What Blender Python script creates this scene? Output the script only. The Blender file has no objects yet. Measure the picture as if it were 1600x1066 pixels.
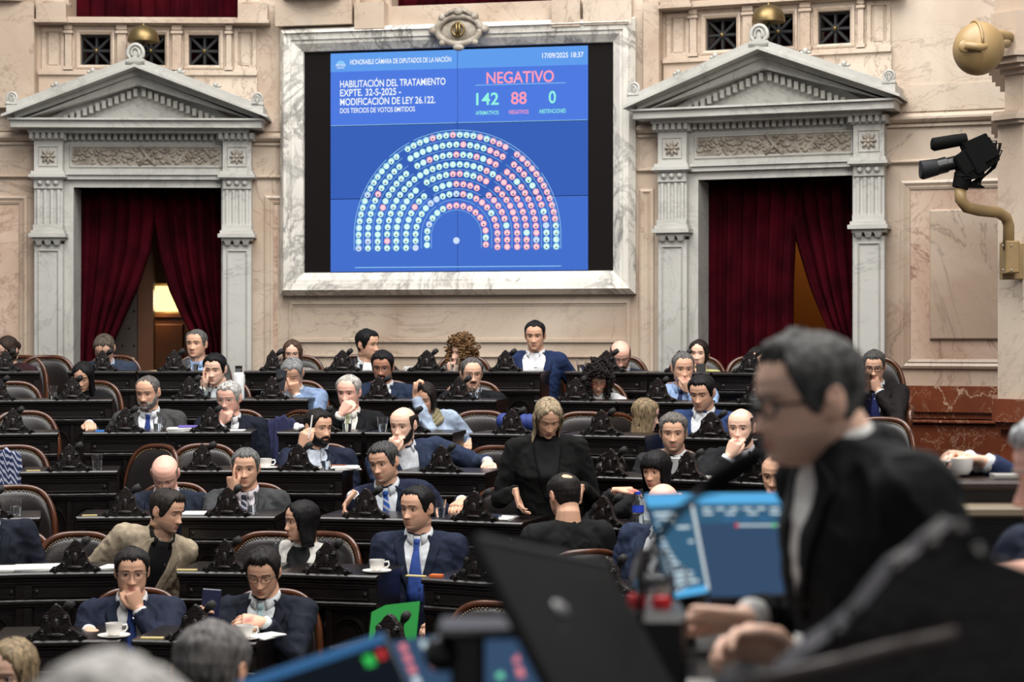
import bpy, bmesh, math, random
import numpy as np
from mathutils import Vector, Matrix, noise
from mathutils.bvhtree import BVHTree
random.seed(7)
D = bpy.data
COL = bpy.context.scene.collection
SC = bpy.context.scene
PI = math.pi
# ------------------------------------------------------------------ camera, world, lights, exposure
EYE = 2.60            # lens height above the well of the chamber
F = 3000.0            # focal length in pixels of the 1600x1066 frame
HOR = 526.0           # row of the horizon in the photograph
cam_d = D.cameras.new('camera'); cam = D.objects.new('camera', cam_d); COL.objects.link(cam)
cam.location = (0, 0, EYE); cam.rotation_euler = (PI / 2, 0, 0)
cam_d.sensor_width = 36; cam_d.lens = F / 1600 * 36; cam_d.shift_y = (HOR - 533) / 1600 * 1.0
cam_d.clip_start = 0.05; cam_d.clip_end = 200
cam_d.dof.use_dof = True; cam_d.dof.focus_distance = 11.3; cam_d.dof.aperture_fstop = 3.6
SC.camera = cam
w = D.worlds.new('world'); SC.world = w; w.use_nodes = True
w.node_tree.nodes['Background'].inputs[0].default_value = (0.95, 0.97, 1.0, 1)
w.node_tree.nodes['Background'].inputs[1].default_value = 0.28
def area(name, loc, tgt, sx, sy, power, col=(1, 1, 1)):
    l = D.lights.new(name, 'AREA'); l.shape = 'RECTANGLE'; l.size = sx; l.size_y = sy; l.energy = power; l.color = col
    o = D.objects.new(name, l); COL.objects.link(o); o.location = loc
    o.rotation_euler = (Vector(tgt) - Vector(loc)).to_track_quat('-Z', 'Y').to_euler()
    return o
area('skylight', (-0.5, 10.0, 10.5), (-0.5, 11.0, 1.0), 9, 7, 1700, (1.0, 0.985, 0.96))
area('dome_lamps', (3.0, 3.0, 8.5), (0, 14, 2.0), 5, 4, 650, (1.0, 0.97, 0.92))
SC.view_settings.view_transform = 'Standard'; SC.view_settings.look = 'None'
SC.view_settings.exposure = 0.0; SC.view_settings.gamma = 1.0; SC.view_settings.use_curve_mapping = False

# ------------------------------------------------------------------ geometry of the chamber
CX, CY = -1.75, 6.0                     # centre of the half circle of benches
def ray(px, py): return Vector(((px - 800) / F, 1.0, (HOR - py) / F))
def at(px, py, z): return ray(px, py) * z + Vector((0, 0, EYE))
def on_arc(px, R):
    a = (px - 800) / F
    # |(a z - CX, z - CY)| = R
    A = a * a + 1; B = -2 * (a * CX + CY); C = CX * CX + CY * CY - R * R
    return (-B + math.sqrt(max(B * B - 4 * A * C, 0))) / (2 * A)
def ROW_R(k): return 4.5 + (5 - k)
DESK_H = 0.92
def ROW_TOP(k): return EYE - 0.26 - 0.18 * (k - 1)
def ROW_FLOOR(k): return ROW_TOP(k) - DESK_H

# ------------------------------------------------------------------ materials
def lin(c):
    return tuple((x / 255 / 12.92) if x / 255 <= 0.04045 else ((x / 255 + 0.055) / 1.055) ** 2.4 for x in c)
MATS = {}
def mat(name, rgb=(200, 200, 200), rough=0.5, metal=0.0, spec=0.5, rgb2=None, nscale=8.0, ndet=4, bump=0.0, bscale=60.0,
        stretch=None, emit=None, estr=1.0, coat=0.0, sheen=0.0, attr=None, alpha=None, trans=0.0):
    if name in MATS: return MATS[name]
    m = D.materials.new(name); m.use_nodes = True
    nt = m.node_tree; N = nt.nodes; L = nt.links; b = N['Principled BSDF']
    c1 = (*lin(rgb), 1)
    b.inputs['Base Color'].default_value = c1
    b.inputs['Roughness'].default_value = rough; b.inputs['Metallic'].default_value = metal
    b.inputs['Specular IOR Level'].default_value = spec
    if coat: b.inputs['Coat Weight'].default_value = coat
    if sheen: b.inputs['Sheen Weight'].default_value = sheen
    if trans: b.inputs['Transmission Weight'].default_value = trans
    if emit:
        b.inputs['Emission Color'].default_value = (*lin(emit), 1); b.inputs['Emission Strength'].default_value = estr
    tc = N.new('ShaderNodeTexCoord'); src = tc.outputs['Object']
    if stretch:
        mp = N.new('ShaderNodeMapping'); mp.inputs['Scale'].default_value = stretch; L.new(src, mp.inputs[0]); src = mp.outputs[0]
    if rgb2:
        n = N.new('ShaderNodeTexNoise'); n.inputs['Scale'].default_value = nscale; n.inputs['Detail'].default_value = ndet
        L.new(src, n.inputs['Vector'])
        r = N.new('ShaderNodeValToRGB'); r.color_ramp.elements[0].position = 0.35; r.color_ramp.elements[1].position = 0.65
        r.color_ramp.elements[0].color = c1; r.color_ramp.elements[1].color = (*lin(rgb2), 1)
        L.new(n.outputs[0], r.inputs[0]); L.new(r.outputs[0], b.inputs['Base Color'])
    if attr:
        a = N.new('ShaderNodeAttribute'); a.attribute_name = attr; L.new(a.outputs['Color'], b.inputs['Base Color'])
    if bump:
        n2 = N.new('ShaderNodeTexNoise'); n2.inputs['Scale'].default_value = bscale; n2.inputs['Detail'].default_value = 5
        L.new(src, n2.inputs['Vector'])
        bp = N.new('ShaderNodeBump'); bp.inputs['Strength'].default_value = bump; bp.inputs['Distance'].default_value = 0.01
        L.new(n2.outputs[0], bp.inputs['Height']); L.new(bp.outputs[0], b.inputs['Normal'])
    MATS[name] = m
    return m
def marble(name, base, tint, vein, vscale=1.2, vwidth=0.03, vamt=0.8, rough=0.35, tscale=0.9, stretch=(1, 1, 1)):
    if name in MATS: return MATS[name]
    m = D.materials.new(name); m.use_nodes = True
    nt = m.node_tree; N = nt.nodes; L = nt.links; b = N['Principled BSDF']; b.inputs['Roughness'].default_value = rough
    tc = N.new('ShaderNodeTexCoord'); mp = N.new('ShaderNodeMapping'); mp.inputs['Scale'].default_value = stretch
    mp.inputs['Rotation'].default_value = (0.3, 0.5, 0.4)
    L.new(tc.outputs['Object'], mp.inputs[0])
    n1 = N.new('ShaderNodeTexNoise'); n1.inputs['Scale'].default_value = tscale; n1.inputs['Detail'].default_value = 6; n1.inputs['Distortion'].default_value = 1.0
    L.new(mp.outputs[0], n1.inputs['Vector'])
    r1 = N.new('ShaderNodeValToRGB'); r1.color_ramp.elements[0].position = 0.38; r1.color_ramp.elements[1].position = 0.66
    r1.color_ramp.elements[0].color = (*lin(base), 1); r1.color_ramp.elements[1].color = (*lin(tint), 1)
    L.new(n1.outputs[0], r1.inputs[0])
    prev = r1.outputs[0]
    for sc_, wd, am in ((vscale, vwidth, vamt), (vscale * 2.7, vwidth * 0.8, vamt * 0.6)):
        n2 = N.new('ShaderNodeTexNoise'); n2.inputs['Scale'].default_value = sc_; n2.inputs['Detail'].default_value = 7
        n2.inputs['Roughness'].default_value = 0.62; n2.inputs['Distortion'].default_value = 1.6
        L.new(mp.outputs[0], n2.inputs['Vector'])
        s = N.new('ShaderNodeMath'); s.operation = 'SUBTRACT'; s.inputs[1].default_value = 0.5; L.new(n2.outputs[0], s.inputs[0])
        a = N.new('ShaderNodeMath'); a.operation = 'ABSOLUTE'; L.new(s.outputs[0], a.inputs[0])
        mr = N.new('ShaderNodeMapRange'); mr.inputs[1].default_value = 0.0; mr.inputs[2].default_value = wd
        mr.inputs[3].default_value = am; mr.inputs[4].default_value = 0.0
        L.new(a.outputs[0], mr.inputs[0])
        # veins come and go
        n3 = N.new('ShaderNodeTexNoise'); n3.inputs['Scale'].default_value = sc_ * 0.9; n3.inputs['Detail'].default_value = 2
        L.new(mp.outputs[0], n3.inputs['Vector'])
        mr2 = N.new('ShaderNodeMapRange'); mr2.inputs[1].default_value = 0.28; mr2.inputs[2].default_value = 0.62
        L.new(n3.outputs[0], mr2.inputs[0])
        mm = N.new('ShaderNodeMath'); mm.operation = 'MULTIPLY'; L.new(mr.outputs[0], mm.inputs[0]); L.new(mr2.outputs[0], mm.inputs[1])
        mx = N.new('ShaderNodeMix'); mx.data_type = 'RGBA'; mx.inputs[7].default_value = (*lin(vein), 1)
        L.new(mm.outputs[0], mx.inputs[0]); L.new(prev, mx.inputs[6]); prev = mx.outputs[2]
    L.new(prev, b.inputs['Base Color'])
    MATS[name] = m
    return m
def glass(name, rgb=(255, 255, 255), rough=0.0, ior=1.45):
    if name in MATS: return MATS[name]
    m = D.materials.new(name); m.use_nodes = True; b = m.node_tree.nodes['Principled BSDF']
    b.inputs['Base Color'].default_value = (*lin(rgb), 1); b.inputs['Transmission Weight'].default_value = 1
    b.inputs['Roughness'].default_value = rough; b.inputs['IOR'].default_value = ior
    MATS[name] = m; return m
def glow(name, rgb, s=1.0):
    if name in MATS: return MATS[name]
    m = D.materials.new(name); m.use_nodes = True; nt = m.node_tree
    nt.nodes.remove(nt.nodes['Principled BSDF'])
    e = nt.nodes.new('ShaderNodeEmission'); e.inputs[0].default_value = (*lin(rgb), 1); e.inputs[1].default_value = s
    nt.links.new(e.outputs[0], nt.nodes['Material Output'].inputs[0]); MATS[name] = m; return m

M_BEIGE = marble('beige_marble', (200, 184, 166), (170, 147, 127), (98, 74, 62), 0.9, 0.014, 0.5, 0.4, 0.55)
M_PINK = marble('pink_marble', (210, 188, 168), (180, 150, 130), (118, 72, 58), 1.5, 0.03, 0.75, 0.35, 1.0)
M_GREY = marble('grey_marble', (192, 190, 184), (172, 170, 163), (120, 118, 114), 1.1, 0.02, 0.45, 0.4, 1.0)
M_WHITE = marble('white_marble', (226, 222, 212), (206, 200, 190), (104, 100, 98), 1.3, 0.04, 0.8, 0.32, 1.1, (1.3, 1, 0.8))
M_RED = marble('red_marble', (122, 64, 40), (92, 46, 30), (222, 190, 160), 1.1, 0.010, 0.8, 0.25, 1.2)
M_STONE = mat('carved_stone', (172, 163, 150), 0.6, rgb2=(134, 124, 110), nscale=14, bump=0.3, bscale=40)
M_WOOD = mat('black_walnut', (26, 19, 17), 0.28, spec=0.5, rgb2=(15, 11, 10), nscale=5, stretch=(1, 1, 6), bump=0.12, bscale=30)
M_WOODC = mat('carved_walnut', (30, 20, 17), 0.35, spec=0.5, rgb2=(14, 10, 9), nscale=20, bump=0.5, bscale=70)
M_FRAME = mat('polished_mahogany', (92, 50, 26), 0.22, spec=0.6, rgb2=(62, 32, 18), nscale=6, stretch=(4, 4, 1))
M_LEATHER = mat('dark_leather', (32, 24, 22), 0.34, spec=0.45, rgb2=(24, 18, 17), nscale=5, bump=0.15, bscale=160)
M_BRASS = mat('brass', (150, 130, 90), 0.42, metal=0.9, rgb2=(124, 104, 70), nscale=6)
M_IRON = mat('black_iron', (30, 30, 31), 0.45, spec=0.4)
M_VELVET = mat('red_velvet', (62, 5, 15), 0.9, spec=0.06, rgb2=(40, 2, 8), nscale=4)
M_BLACK = mat('black_plastic', (16, 16, 17), 0.38, spec=0.5)
M_MATTE = mat('matte_black', (10, 10, 10), 0.8, spec=0.15)
M_CHROME = mat('chrome', (190, 190, 190), 0.18, metal=1.0)
M_CHINA = mat('white_china', (236, 232, 226), 0.2, spec=0.6)
M_PAPER = mat('white_paper', (232, 230, 226), 0.8)
M_GLASS = glass('clear_glass')
M_TAN = mat('tan_paint', (164, 136, 92), 0.42, rgb2=(150, 124, 84), nscale=5)
M_FLOOR = mat('dark_floor', (46, 30, 24), 0.5, rgb2=(34, 22, 18), nscale=4)

# ------------------------------------------------------------------ mesh builder
class MB:
    def __init__(s): s.v = []; s.f = []; s.m = []; s.cur = 0
    def add(s, vs, fs):
        o = len(s.v); s.v += [tuple(x) for x in vs]
        for f in fs: s.f.append([i + o for i in f]); s.m.append(s.cur)
        return s
    def box(s, x0, x1, y0, y1, z0, z1):
        vs = [(x, y, z) for x in (x0, x1) for y in (y0, y1) for z in (z0, z1)]
        return s.add(vs, [(0, 1, 3, 2), (4, 6, 7, 5), (0, 4, 5, 1), (2, 3, 7, 6), (0, 2, 6, 4), (1, 5, 7, 3)])
    def bbox(s, x0, x1, y0, y1, z0, z1, b=0.005):
        # box with a chamfer all round the face that looks to -y and its sides
        b = min(b, abs(x1 - x0) * .45, abs(z1 - z0) * .45, abs(y1 - y0) * .45)
        rings = [[(x0, y1, z0), (x1, y1, z0), (x1, y1, z1), (x0, y1, z1)],
                 [(x0, y0 + b, z0), (x1, y0 + b, z0), (x1, y0 + b, z1), (x0, y0 + b, z1)],
                 [(x0 + b, y0, z0 + b), (x1 - b, y0, z0 + b), (x1 - b, y0, z1 - b), (x0 + b, y0, z1 - b)]]
        return s.loft(rings)
    def loft(s, rings, cap=True, closed=True):
        n = len(rings[0]); vs = [p for r in rings for p in r]; fs = []
        for i in range(len(rings) - 1):
            for j in range(n if closed else n - 1):
                k = (j + 1) % n
                fs.append((i * n + j, i * n + k, (i + 1) * n + k, (i + 1) * n + j))
        if cap:
            fs.append(tuple(range(n))[::-1]); fs.append(tuple(range((len(rings) - 1) * n, len(rings) * n)))
        return s.add(vs, fs)
    def tube(s, pts, radii, n=10, flat=1.0, nrm=None):
        pts = [Vector(p) for p in pts]
        if not hasattr(radii, '__len__'): radii = [radii] * len(pts)
        rings = []; a = Vector(nrm) if nrm is not None else None
        for i, p in enumerate(pts):
            t = (pts[min(i + 1, len(pts) - 1)] - pts[max(i - 1, 0)]).normalized()
            if a is None: a = Vector((0, 0, 1)) if abs(t.z) < 0.9 else Vector((1, 0, 0))
            a = (a - t * a.dot(t))
            if a.length < 1e-5: a = t.orthogonal()
            a.normalize(); b = t.cross(a)
            r = radii[i]; ra, rb = (r if hasattr(r, '__len__') else (r * flat, r))
            rings.append([p + a * (math.cos(2 * PI * j / n) * ra) + b * (math.sin(2 * PI * j / n) * rb) for j in range(n)])
        return s.loft(rings)
    def lathe(s, prof, c=(0, 0, 0), n=20, M=None):
        rings = []
        for r, z in prof:
            rr = []
            for j in range(n):
                p = Vector((r * math.cos(2 * PI * j / n), r * math.sin(2 * PI * j / n), z))
                if M is not None: p = M @ p
                rr.append(p + Vector(c))
            rings.append(rr)
        return s.loft(rings)
    def ball(s, c, r, n=10, m=7, M=None):
        rx, ry, rz = r if hasattr(r, '__len__') else (r, r, r)
        rings = []
        for i in range(m + 1):
            t = -PI / 2 + PI * (0.02 + 0.96 * i / m)
            rr = []
            for j in range(n):
                p = Vector((rx * math.cos(t) * math.cos(2 * PI * j / n), ry * math.cos(t) * math.sin(2 * PI * j / n), rz * math.sin(t)))
                if M is not None: p = M @ p
                rr.append(p + Vector(c))
            rings.append(rr)
        return s.loft(rings)
    def prism(s, outline, y0, y1, bev=0.0):
        # outline in x,z (counter-clockwise seen from -y); extruded in y
        n = len(outline)
        rings = [[(x, y1, z) for x, z in outline], [(x, y0 + bev, z) for x, z in outline]]
        if bev:
            cx = sum(p[0] for p in outline) / n; cz = sum(p[1] for p in outline) / n
            rings.append([(x + (cx - x) * bev * 3, y0, z + (cz - z) * bev * 3) for x, z in outline])
        return s.loft(rings)
    def hprism(s, outline, z0, z1):
        return s.loft([[(x, y, z0) for x, y in outline], [(x, y, z1) for x, y in outline]])
    def mesh(s, name, mats):
        me = D.meshes.new(name); me.from_pydata(s.v, [], s.f)
        for m in (mats if isinstance(mats, (list, tuple)) else [mats]): me.materials.append(m)
        me.polygons.foreach_set('material_index', s.m)
        bm = bmesh.new(); bm.from_mesh(me); bmesh.ops.recalc_face_normals(bm, faces=bm.faces); bm.to_mesh(me); bm.free()
        return me
    def build(s, name, mats, parent=None, smooth=False, loc=None, rotz=None, M=None):
        me = s.mesh(name, mats)
        if smooth: smooth_mesh(me, smooth)
        o = D.objects.new(name, me); COL.objects.link(o)
        if parent is not None: o.parent = parent
        if loc is not None: o.location = loc
        if rotz is not None: o.rotation_euler = (0, 0, rotz)
        if M is not None: o.matrix_world = M
        return o
def smooth_mesh(me, ang=True):
    me.polygons.foreach_set('use_smooth', [True] * len(me.polygons))
    if ang is not True:
        bm = bmesh.new(); bm.from_mesh(me)
        for e in bm.edges:
            if len(e.link_faces) == 2 and e.calc_face_angle(0) > ang: e.smooth = False
        bm.to_mesh(me); bm.free()
SM = 0.6
def tag(o, label=None, cat=None, group=None, kind=None):
    if label: o['label'] = label
    if cat: o['category'] = cat
    if group: o['group'] = group
    if kind: o['kind'] = kind
    return o
def thing(name, label, cat, loc=(0, 0, 0), rotz=0, group=None):
    o = D.objects.new(name, None); COL.objects.link(o); o.empty_display_size = 0.05
    o.location = loc; o.rotation_euler = (0, 0, rotz)
    return tag(o, label, cat, group)
def dup(root, loc, rotz=0, label=None, group=None, scale=None):
    r = root.copy(); COL.objects.link(r); r.location = loc; r.rotation_euler = (0, 0, rotz)
    if scale: r.scale = scale
    if label: r['label'] = label
    if group: r['group'] = group
    for ch in list(root.children):
        c = ch.copy(); COL.objects.link(c); c.parent = r
        for g in ch.children:
            d = g.copy(); COL.objects.link(d); d.parent = c
    return r
def voxel(mb, size, smooth_it=0, name='m'):
    # one closed continuous surface from overlapping shapes
    me = mb.mesh(name, [])
    o = D.objects.new('tmp', me); COL.objects.link(o)
    md = o.modifiers.new('r', 'REMESH'); md.mode = 'VOXEL'; md.voxel_size = size; md.use_smooth_shade = True
    if smooth_it:
        s = o.modifiers.new('s', 'SMOOTH'); s.factor = 0.5; s.iterations = smooth_it
    dg = bpy.context.evaluated_depsgraph_get(); ev = o.evaluated_get(dg)
    out = D.meshes.new_from_object(ev)
    D.objects.remove(o); D.meshes.remove(me)
    out.name = name
    return out
def mesh_np(me):
    a = np.empty(len(me.vertices) * 3); me.vertices.foreach_get('co', a); return a.reshape(-1, 3)
# ================================================================== THE ROOM
class Bay:
    def __init__(s, P, ang):
        s.P = Vector((P[0], P[1], 0)); s.a = ang
        s.u = Vector((math.cos(ang), -math.sin(ang), 0)); s.r = Vector((math.sin(ang), math.cos(ang), 0))
        s.M = Matrix.Translation(s.P) @ Matrix.Rotation(-ang, 4, 'Z')
    def uv(s, px, py, w=0.0):
        d = ray(px, py); n = s.r
        t = (s.P - n * w).dot(n) / d.dot(n)
        p = d * t + Vector((0, 0, EYE))
        return ((p - s.P).dot(s.u), p.z)
    def pt(s, u, v, w=0.0): return s.P + s.u * u - s.r * w + Vector((0, 0, v))
    def put(s, mb, name, mats, kind=None, parent=None, smooth=SM, uv0=(0, 0)):
        o = mb.build(name, mats, None, smooth)
        M = s.M @ Matrix.Translation((uv0[0], 0, uv0[1]))
        if parent is not None: o.parent = parent
        else: o.matrix_world = M
        if kind: o['kind'] = kind
        return o
def R_(d): return d * PI / 180
aC = R_(12.0)
PC = at(717, 526, 16.0); BC = Bay((PC.x, PC.y), aC)
P1 = BC.pt(BC.uv(431, 526)[0], 0); BL = Bay((P1.x, P1.y), R_(-1.5))
P2 = BC.pt(BC.uv(1004, 526)[0], 0); BR = Bay((P2.x, P2.y), R_(21.0))
WF = ROW_FLOOR(1)                        # floor at the wall
k_ = 16.25 / F                           # metres per photo pixel on the left bay
def V(y): return EYE + (HOR - y) * k_    # height of a left-bay photo row
TOPV = V(-60)
DOORW = 232 * k_ / 2                     # half opening
DTOP = V(293)
def frame_ring(mb, u0, u1, v0, v1, prof):
    # mitred moulding round a rectangle: prof = [(inset, w)] -> local y = -w
    rings = []
    for ins, w_ in prof:
        rings.append([(u0 + ins, -w_, v0 + ins), (u1 - ins, -w_, v0 + ins), (u1 - ins, -w_, v1 - ins), (u0 + ins, -w_, v1 - ins)])
    n = 4; vs = [p for r in rings for p in r]; fs = []
    for i in range(len(rings) - 1):
        for j in range(4):
            k = (j + 1) % 4; fs.append((i * n + j, i * n + k, (i + 1) * n + k, (i + 1) * n + j))
    mb.add(vs, fs)
def course(mb, u0, u1, v0, v1, w1, steps=5):
    # rounded string course: quarter-round profile swept along u
    prof = [(0, v0)] + [(w1 * math.sin(PI * i / steps) ** 0.6, v0 + (v1 - v0) * i / steps) for i in range(1, steps)] + [(0, v1)]
    mb.loft([[(u0, -a + 0.0, b) for a, b in prof], [(u1, -a, b) for a, b in prof]])

# ---- wall bays: slabs with a doorway and square gallery openings
def wall_bay(bay, uL, uR, door_u, name):
    mb = MB(); T = 0.45
    pu = door_u + 1.5 * k_                                   # centre of the parapet
    if door_u is None: pass
    vP0, vP1 = V(103), V(51)                                 # openings behind the grilles
    holes = [pu - 85 * k_, pu, pu + 84 * k_]; hw = 26 * k_
    mb.box(uL, door_u - DOORW, 0, T, WF - .2, V(106)); mb.box(door_u + DOORW, uR, 0, T, WF - .2, V(106))
    mb.box(door_u - DOORW, door_u + DOORW, 0, T, DTOP, V(106))
    xs = [uL]
    for h in holes: xs += [h - hw, h + hw]
    xs.append(uR)
    for i in range(0, len(xs), 2): mb.box(xs[i], xs[i + 1], 0, T, V(106), V(48))
    mb.box(uL, uR, 0, T, V(48), V(37))
    # gallery opening above the parapet, flanked by the wall
    mb.box(uL, pu - 126 * k_, 0, T, V(37), TOPV); mb.box(pu + 138 * k_, uR, 0, T, V(37), TOPV)
    return bay.put(mb, name, M_BEIGE, 'structure', smooth=False)
uDL = BL.uv(232, 400)[0]; uDR = BR.uv(1212, 400)[0]
wall_bay(BL, BL.uv(-60, 400)[0], 0.02, uDL, 'wall_left')
wall_bay(BR, -0.02, BR.uv(1640, 400)[0], uDR, 'wall_right')
mb = MB(); uA, uB = BC.uv(431, 500)[0], BC.uv(1004, 500)[0]
mb.box(uA, uB, 0, .45, WF - .2, V(14)); mb.box(uA, BC.uv(612, 10)[0], 0, .45, V(14), TOPV); mb.box(BC.uv(862, 10)[0], uB, 0, .45, V(14), TOPV)
BC.put(mb, 'wall_center', M_BEIGE, 'structure', smooth=False)

# ---- mouldings of the bays
def bay_trim(bay, spans, name):
    mb = MB()
    for (u0, u1) in spans:
        course(mb, u0, u1, V(222), V(206), .07); mb.box(u0, u1, -.025, 0, V(226), V(222))
        course(mb, u0, u1, V(279), V(272), .035)
        mb.box(u0, u1, -.012, 0, V(204), V(166))
    return bay.put(mb, name, M_BEIGE, 'structure')
pw = 172 * k_                              # half width over the pilasters
bay_trim(BL, [(BL.uv(-60, 400)[0], uDL - pw), (uDL + pw - .05, 0.0)], 'trim_1')
bay_trim(BC, [(uA, BC.uv(442, 300)[0]), (BC.uv(996, 300)[0], uB)], 'trim_2')
bay_trim(BR, [(0.0, uDR - pw), (uDR + pw - .05, BR.uv(1640, 400)[0])], 'trim_3')
# framed marble panels on the wall
def panel(bay, px0, py0, px1, py1, name, inner=None):
    u0, v1 = bay.uv(px0, py0); u1, v0 = bay.uv(px1, py1); v0 = max(v0, WF + .25)
    mb = MB(); frame_ring(mb, u0, u1, v0, v1, [(0, 0), (0, .02), (.02, .028), (.045, .012), (.05, .02), (.07, .012), (.075, -.0)])
    o = bay.put(mb, name, M_BEIGE, 'structure', smooth=False)
    m2 = MB(); m2.box(u0 + .07, u1 - .07, -.004, .01, v0 + .07, v1 - .07)
    p = m2.build('panel', M_PINK, o)
    if inner:
        a0, b1 = bay.uv(inner[0], inner[1]); a1, b0 = bay.uv(inner[2], inner[3])
        m3 = MB(); m3.bbox(a0, a1, -.03, 0, b0, b1, .012); m3.build('slab', M_BEIGE, o)
    return o
panel(BL, -50, 306, 43, 800, 'trim_4'); panel(BL, 414, 306, 470, 800, 'trim_5')
panel(BR, 1000, 296, 1022, 800, 'trim_6'); panel(BR, 1408, 283, 1640, 577, 'trim_7', (1453, 328, 1640, 531))
mb = MB(); u0, v1 = BC.uv(452, 470); u1, v0 = BC.uv(985, 640)
frame_ring(mb, u0, u1, v0, v1, [(0, 0), (.0, .012), (.03, .02), (.035, .006), (.05, .006)])
for y_, h_ in ((530, 5), (556, 2)):
    b_ = BC.uv(717, y_)[1]; mb.box(u0 + .03, u1 - .03, -.02, 0, b_ - h_ * .0053, b_)
for x_ in (621, 980):
    a_ = BC.uv(x_, 500)[0]; mb.box(a_ - .003, a_ + .003, -.004, 0, v0, v1)
BC.put(mb, 'trim_8', M_BEIGE, 'structure', smooth=False)
# red marble plinth
def plinth(bay, u0, u1, name):
    mb = MB(); t = bay.uv(1480, 603)[1] if bay is BR else V(598)
    mb.box(u0, u1, -.06, 0, WF - .3, t - .30); course(mb, u0, u1, t - .30, t - .25, .10); mb.box(u0, u1, -.075, 0, t - .25, t - .20)
    mb.box(u0, u1, -.10, 0, t - .20, t)
    bay.put(mb, name, M_RED, 'structure', smooth=False)
plinth(BL, BL.uv(-60, 400)[0], uDL - pw, 'baseboard_left'); plinth(BL, uDL + pw, 0, 'baseboard_middle')
plinth(BC, uA, uB, 'baseboard_center'); plinth(BR, uDR + pw + .02, BR.uv(1640, 400)[0], 'baseboard_right')

# ---- door surrounds with pediment
def portal(bay, u, num, side):
    root = D.objects.new('door_%d' % num, None); COL.objects.link(root); root['kind'] = 'structure'
    root['label'] = 'grey marble doorway with pediment %s the big voting screen' % side; root['category'] = 'doorway'
    root.matrix_world = bay.M @ Matrix.Translation((u, 0, 0))
    X = lambda px: (px - 232) * k_
    def P(mb, n, m=M_GREY, sm=False): return mb.build(n, m, root, sm)
    # inner architrave
    mb = MB()
    for a, b in ((X(103), X(117)), (X(347), X(361))): mb.box(a, b, -.05, .3, WF, DTOP)
    mb.box(X(103), X(361), -.05, .3, DTOP, V(281)); mb.box(X(100), X(364), -.09, 0, V(281), V(274)); mb.box(X(104), X(360), -.11, 0, V(274), V(270))
    P(mb, 'architrave')
    # pilasters
    for c in (X(81), X(373)):
        mb = MB(); h = 22 * k_
        mb.box(c - h, c + h, -.12, 0, WF, V(382))
        frame_ring(mb, c - h + .03, c + h - .03, WF + .3, V(391), [(0, .12), (.008, .135), (.02, .118), (.022, .121)])
        mb.box(c - h - .02, c + h + .02, -.16, 0, WF, WF + .25)
        for i in (-1, 0, 1):                                  # guttae
            mb.loft([[(c + i * .075 - .03, -.17, V(382) + .03), (c + i * .075 + .03, -.17, V(382) + .03), (c + i * .075 + .03, -.10, V(382) + .03), (c + i * .075 - .03, -.10, V(382) + .03)],
                     [(c + i * .075 - .018, -.15, V(384)), (c + i * .075 + .018, -.15, V(384)), (c + i * .075 + .018, -.10, V(384)), (c + i * .075 - .018, -.10, V(384))]])
        mb.box(c - h - .01, c + h + .01, -.15, 0, V(377), V(372)); mb.box(c - h - .035, c + h + .035, -.19, 0, V(372), V(366)); mb.box(c - h - .02, c + h + .02, -.17, 0, V(366), V(361))
        mb.box(c - h, c + h, -.12, 0, V(361), V(296))
        for i in range(4):                                    # flutes stand as reeds
            x0 = c + (i - 1.5) * .056
            mb.tube([(x0, -.125, V(353)), (x0, -.125, V(298))], [.016, .016], 8)
        mb.box(c - h - .005, c + h + .005, -.15, 0, V(352), V(361)); mb.box(c - h, c + h, -.14, 0, V(296), V(281))
        for i in (-1, 0, 1): mb.ball((c + i * .066, -.14, V(287)), .026, 10, 6)
        mb.box(c - h - .035, c + h + .035, -.19, 0, V(279), V(274)); mb.box(c - h - .02, c + h + .02, -.17, 0, V(281), V(279)); mb.box(c - h - .02, c + h + .02, -.17, 0, V(274), V(269))
        mb.box(c - h, c + h, -.13, 0, V(269), V(220))
        frame_ring(mb, c - .085, c + .085, V(262), V(230), [(0, .13), (.006, .14), (.014, .118), (.02, .118)])
        pil = P(mb, 'pilaster', M_GREY, SM)
        mb = MB(); zc = V(246); mb.box(c - .066, c + .066, -.124, -.11, V(258), V(234)); mb.build('rosette_ground', M_STONE, pil)
        mb = MB()
        for i in range(8):
            a = i * PI / 4; r_ = .055 if i % 2 == 0 else .065
            mb.ball((c + math.cos(a) * r_ * .62, -.135, zc + math.sin(a) * r_ * .62), (.03, .02, .014), 8, 5, Matrix.Rotation(-a, 3, 'Y'))
        mb.ball((c, -.145, zc), .018, 8, 5)
        mb.build('rosette', M_STONE, pil, True)
        mb = MB()
        for i in range(6): mb.box(c - .148 + i * .052, c - .118 + i * .052, -.19, 0, V(219), V(210))
        mb.box(c - h - .03, c + h + .03, -.15, 0, V(221), V(209)); mb.build('capital', M_GREY, pil)
    # frieze
    mb = MB(); mb.box(X(103), X(361), -.04, 0, V(270), V(205))
    frame_ring(mb, X(110), X(349), V(263), V(226), [(0, .04), (.01, .055), (.02, .055), (.03, .035)])
    for i in range(24): mb.box(X(111) + i * .054, X(111) + i * .054 + .03, -.10, 0, V(219), V(210))
    fr = P(mb, 'frieze')
    mb = MB(); mb.box(X(116), X(343), -.043, -.03, V(259), V(230)); mb.build('frieze_ground', M_STONE, fr)
    mb = MB(); rnd = random.Random(3)
    for i in range(120):
        t = (i + .5) / 120; x = X(116) + (X(343) - X(116)) * t
        z = V(244) + rnd.uniform(-.065, .065)
        mb.ball((x, -.042, z), (rnd.uniform(.018, .034), .020, rnd.uniform(.010, .018)), 8, 5, Matrix.Rotation(rnd.uniform(-1, 1), 3, 'Y'))
    for s in (-1, 1): mb.tube([(s * .07, -.045, V(229)), (s * .01, -.055, V(243)), (-s * .07, -.045, V(259))], .016, 8)
    mb.build('garland', M_STONE, fr, True)
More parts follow.
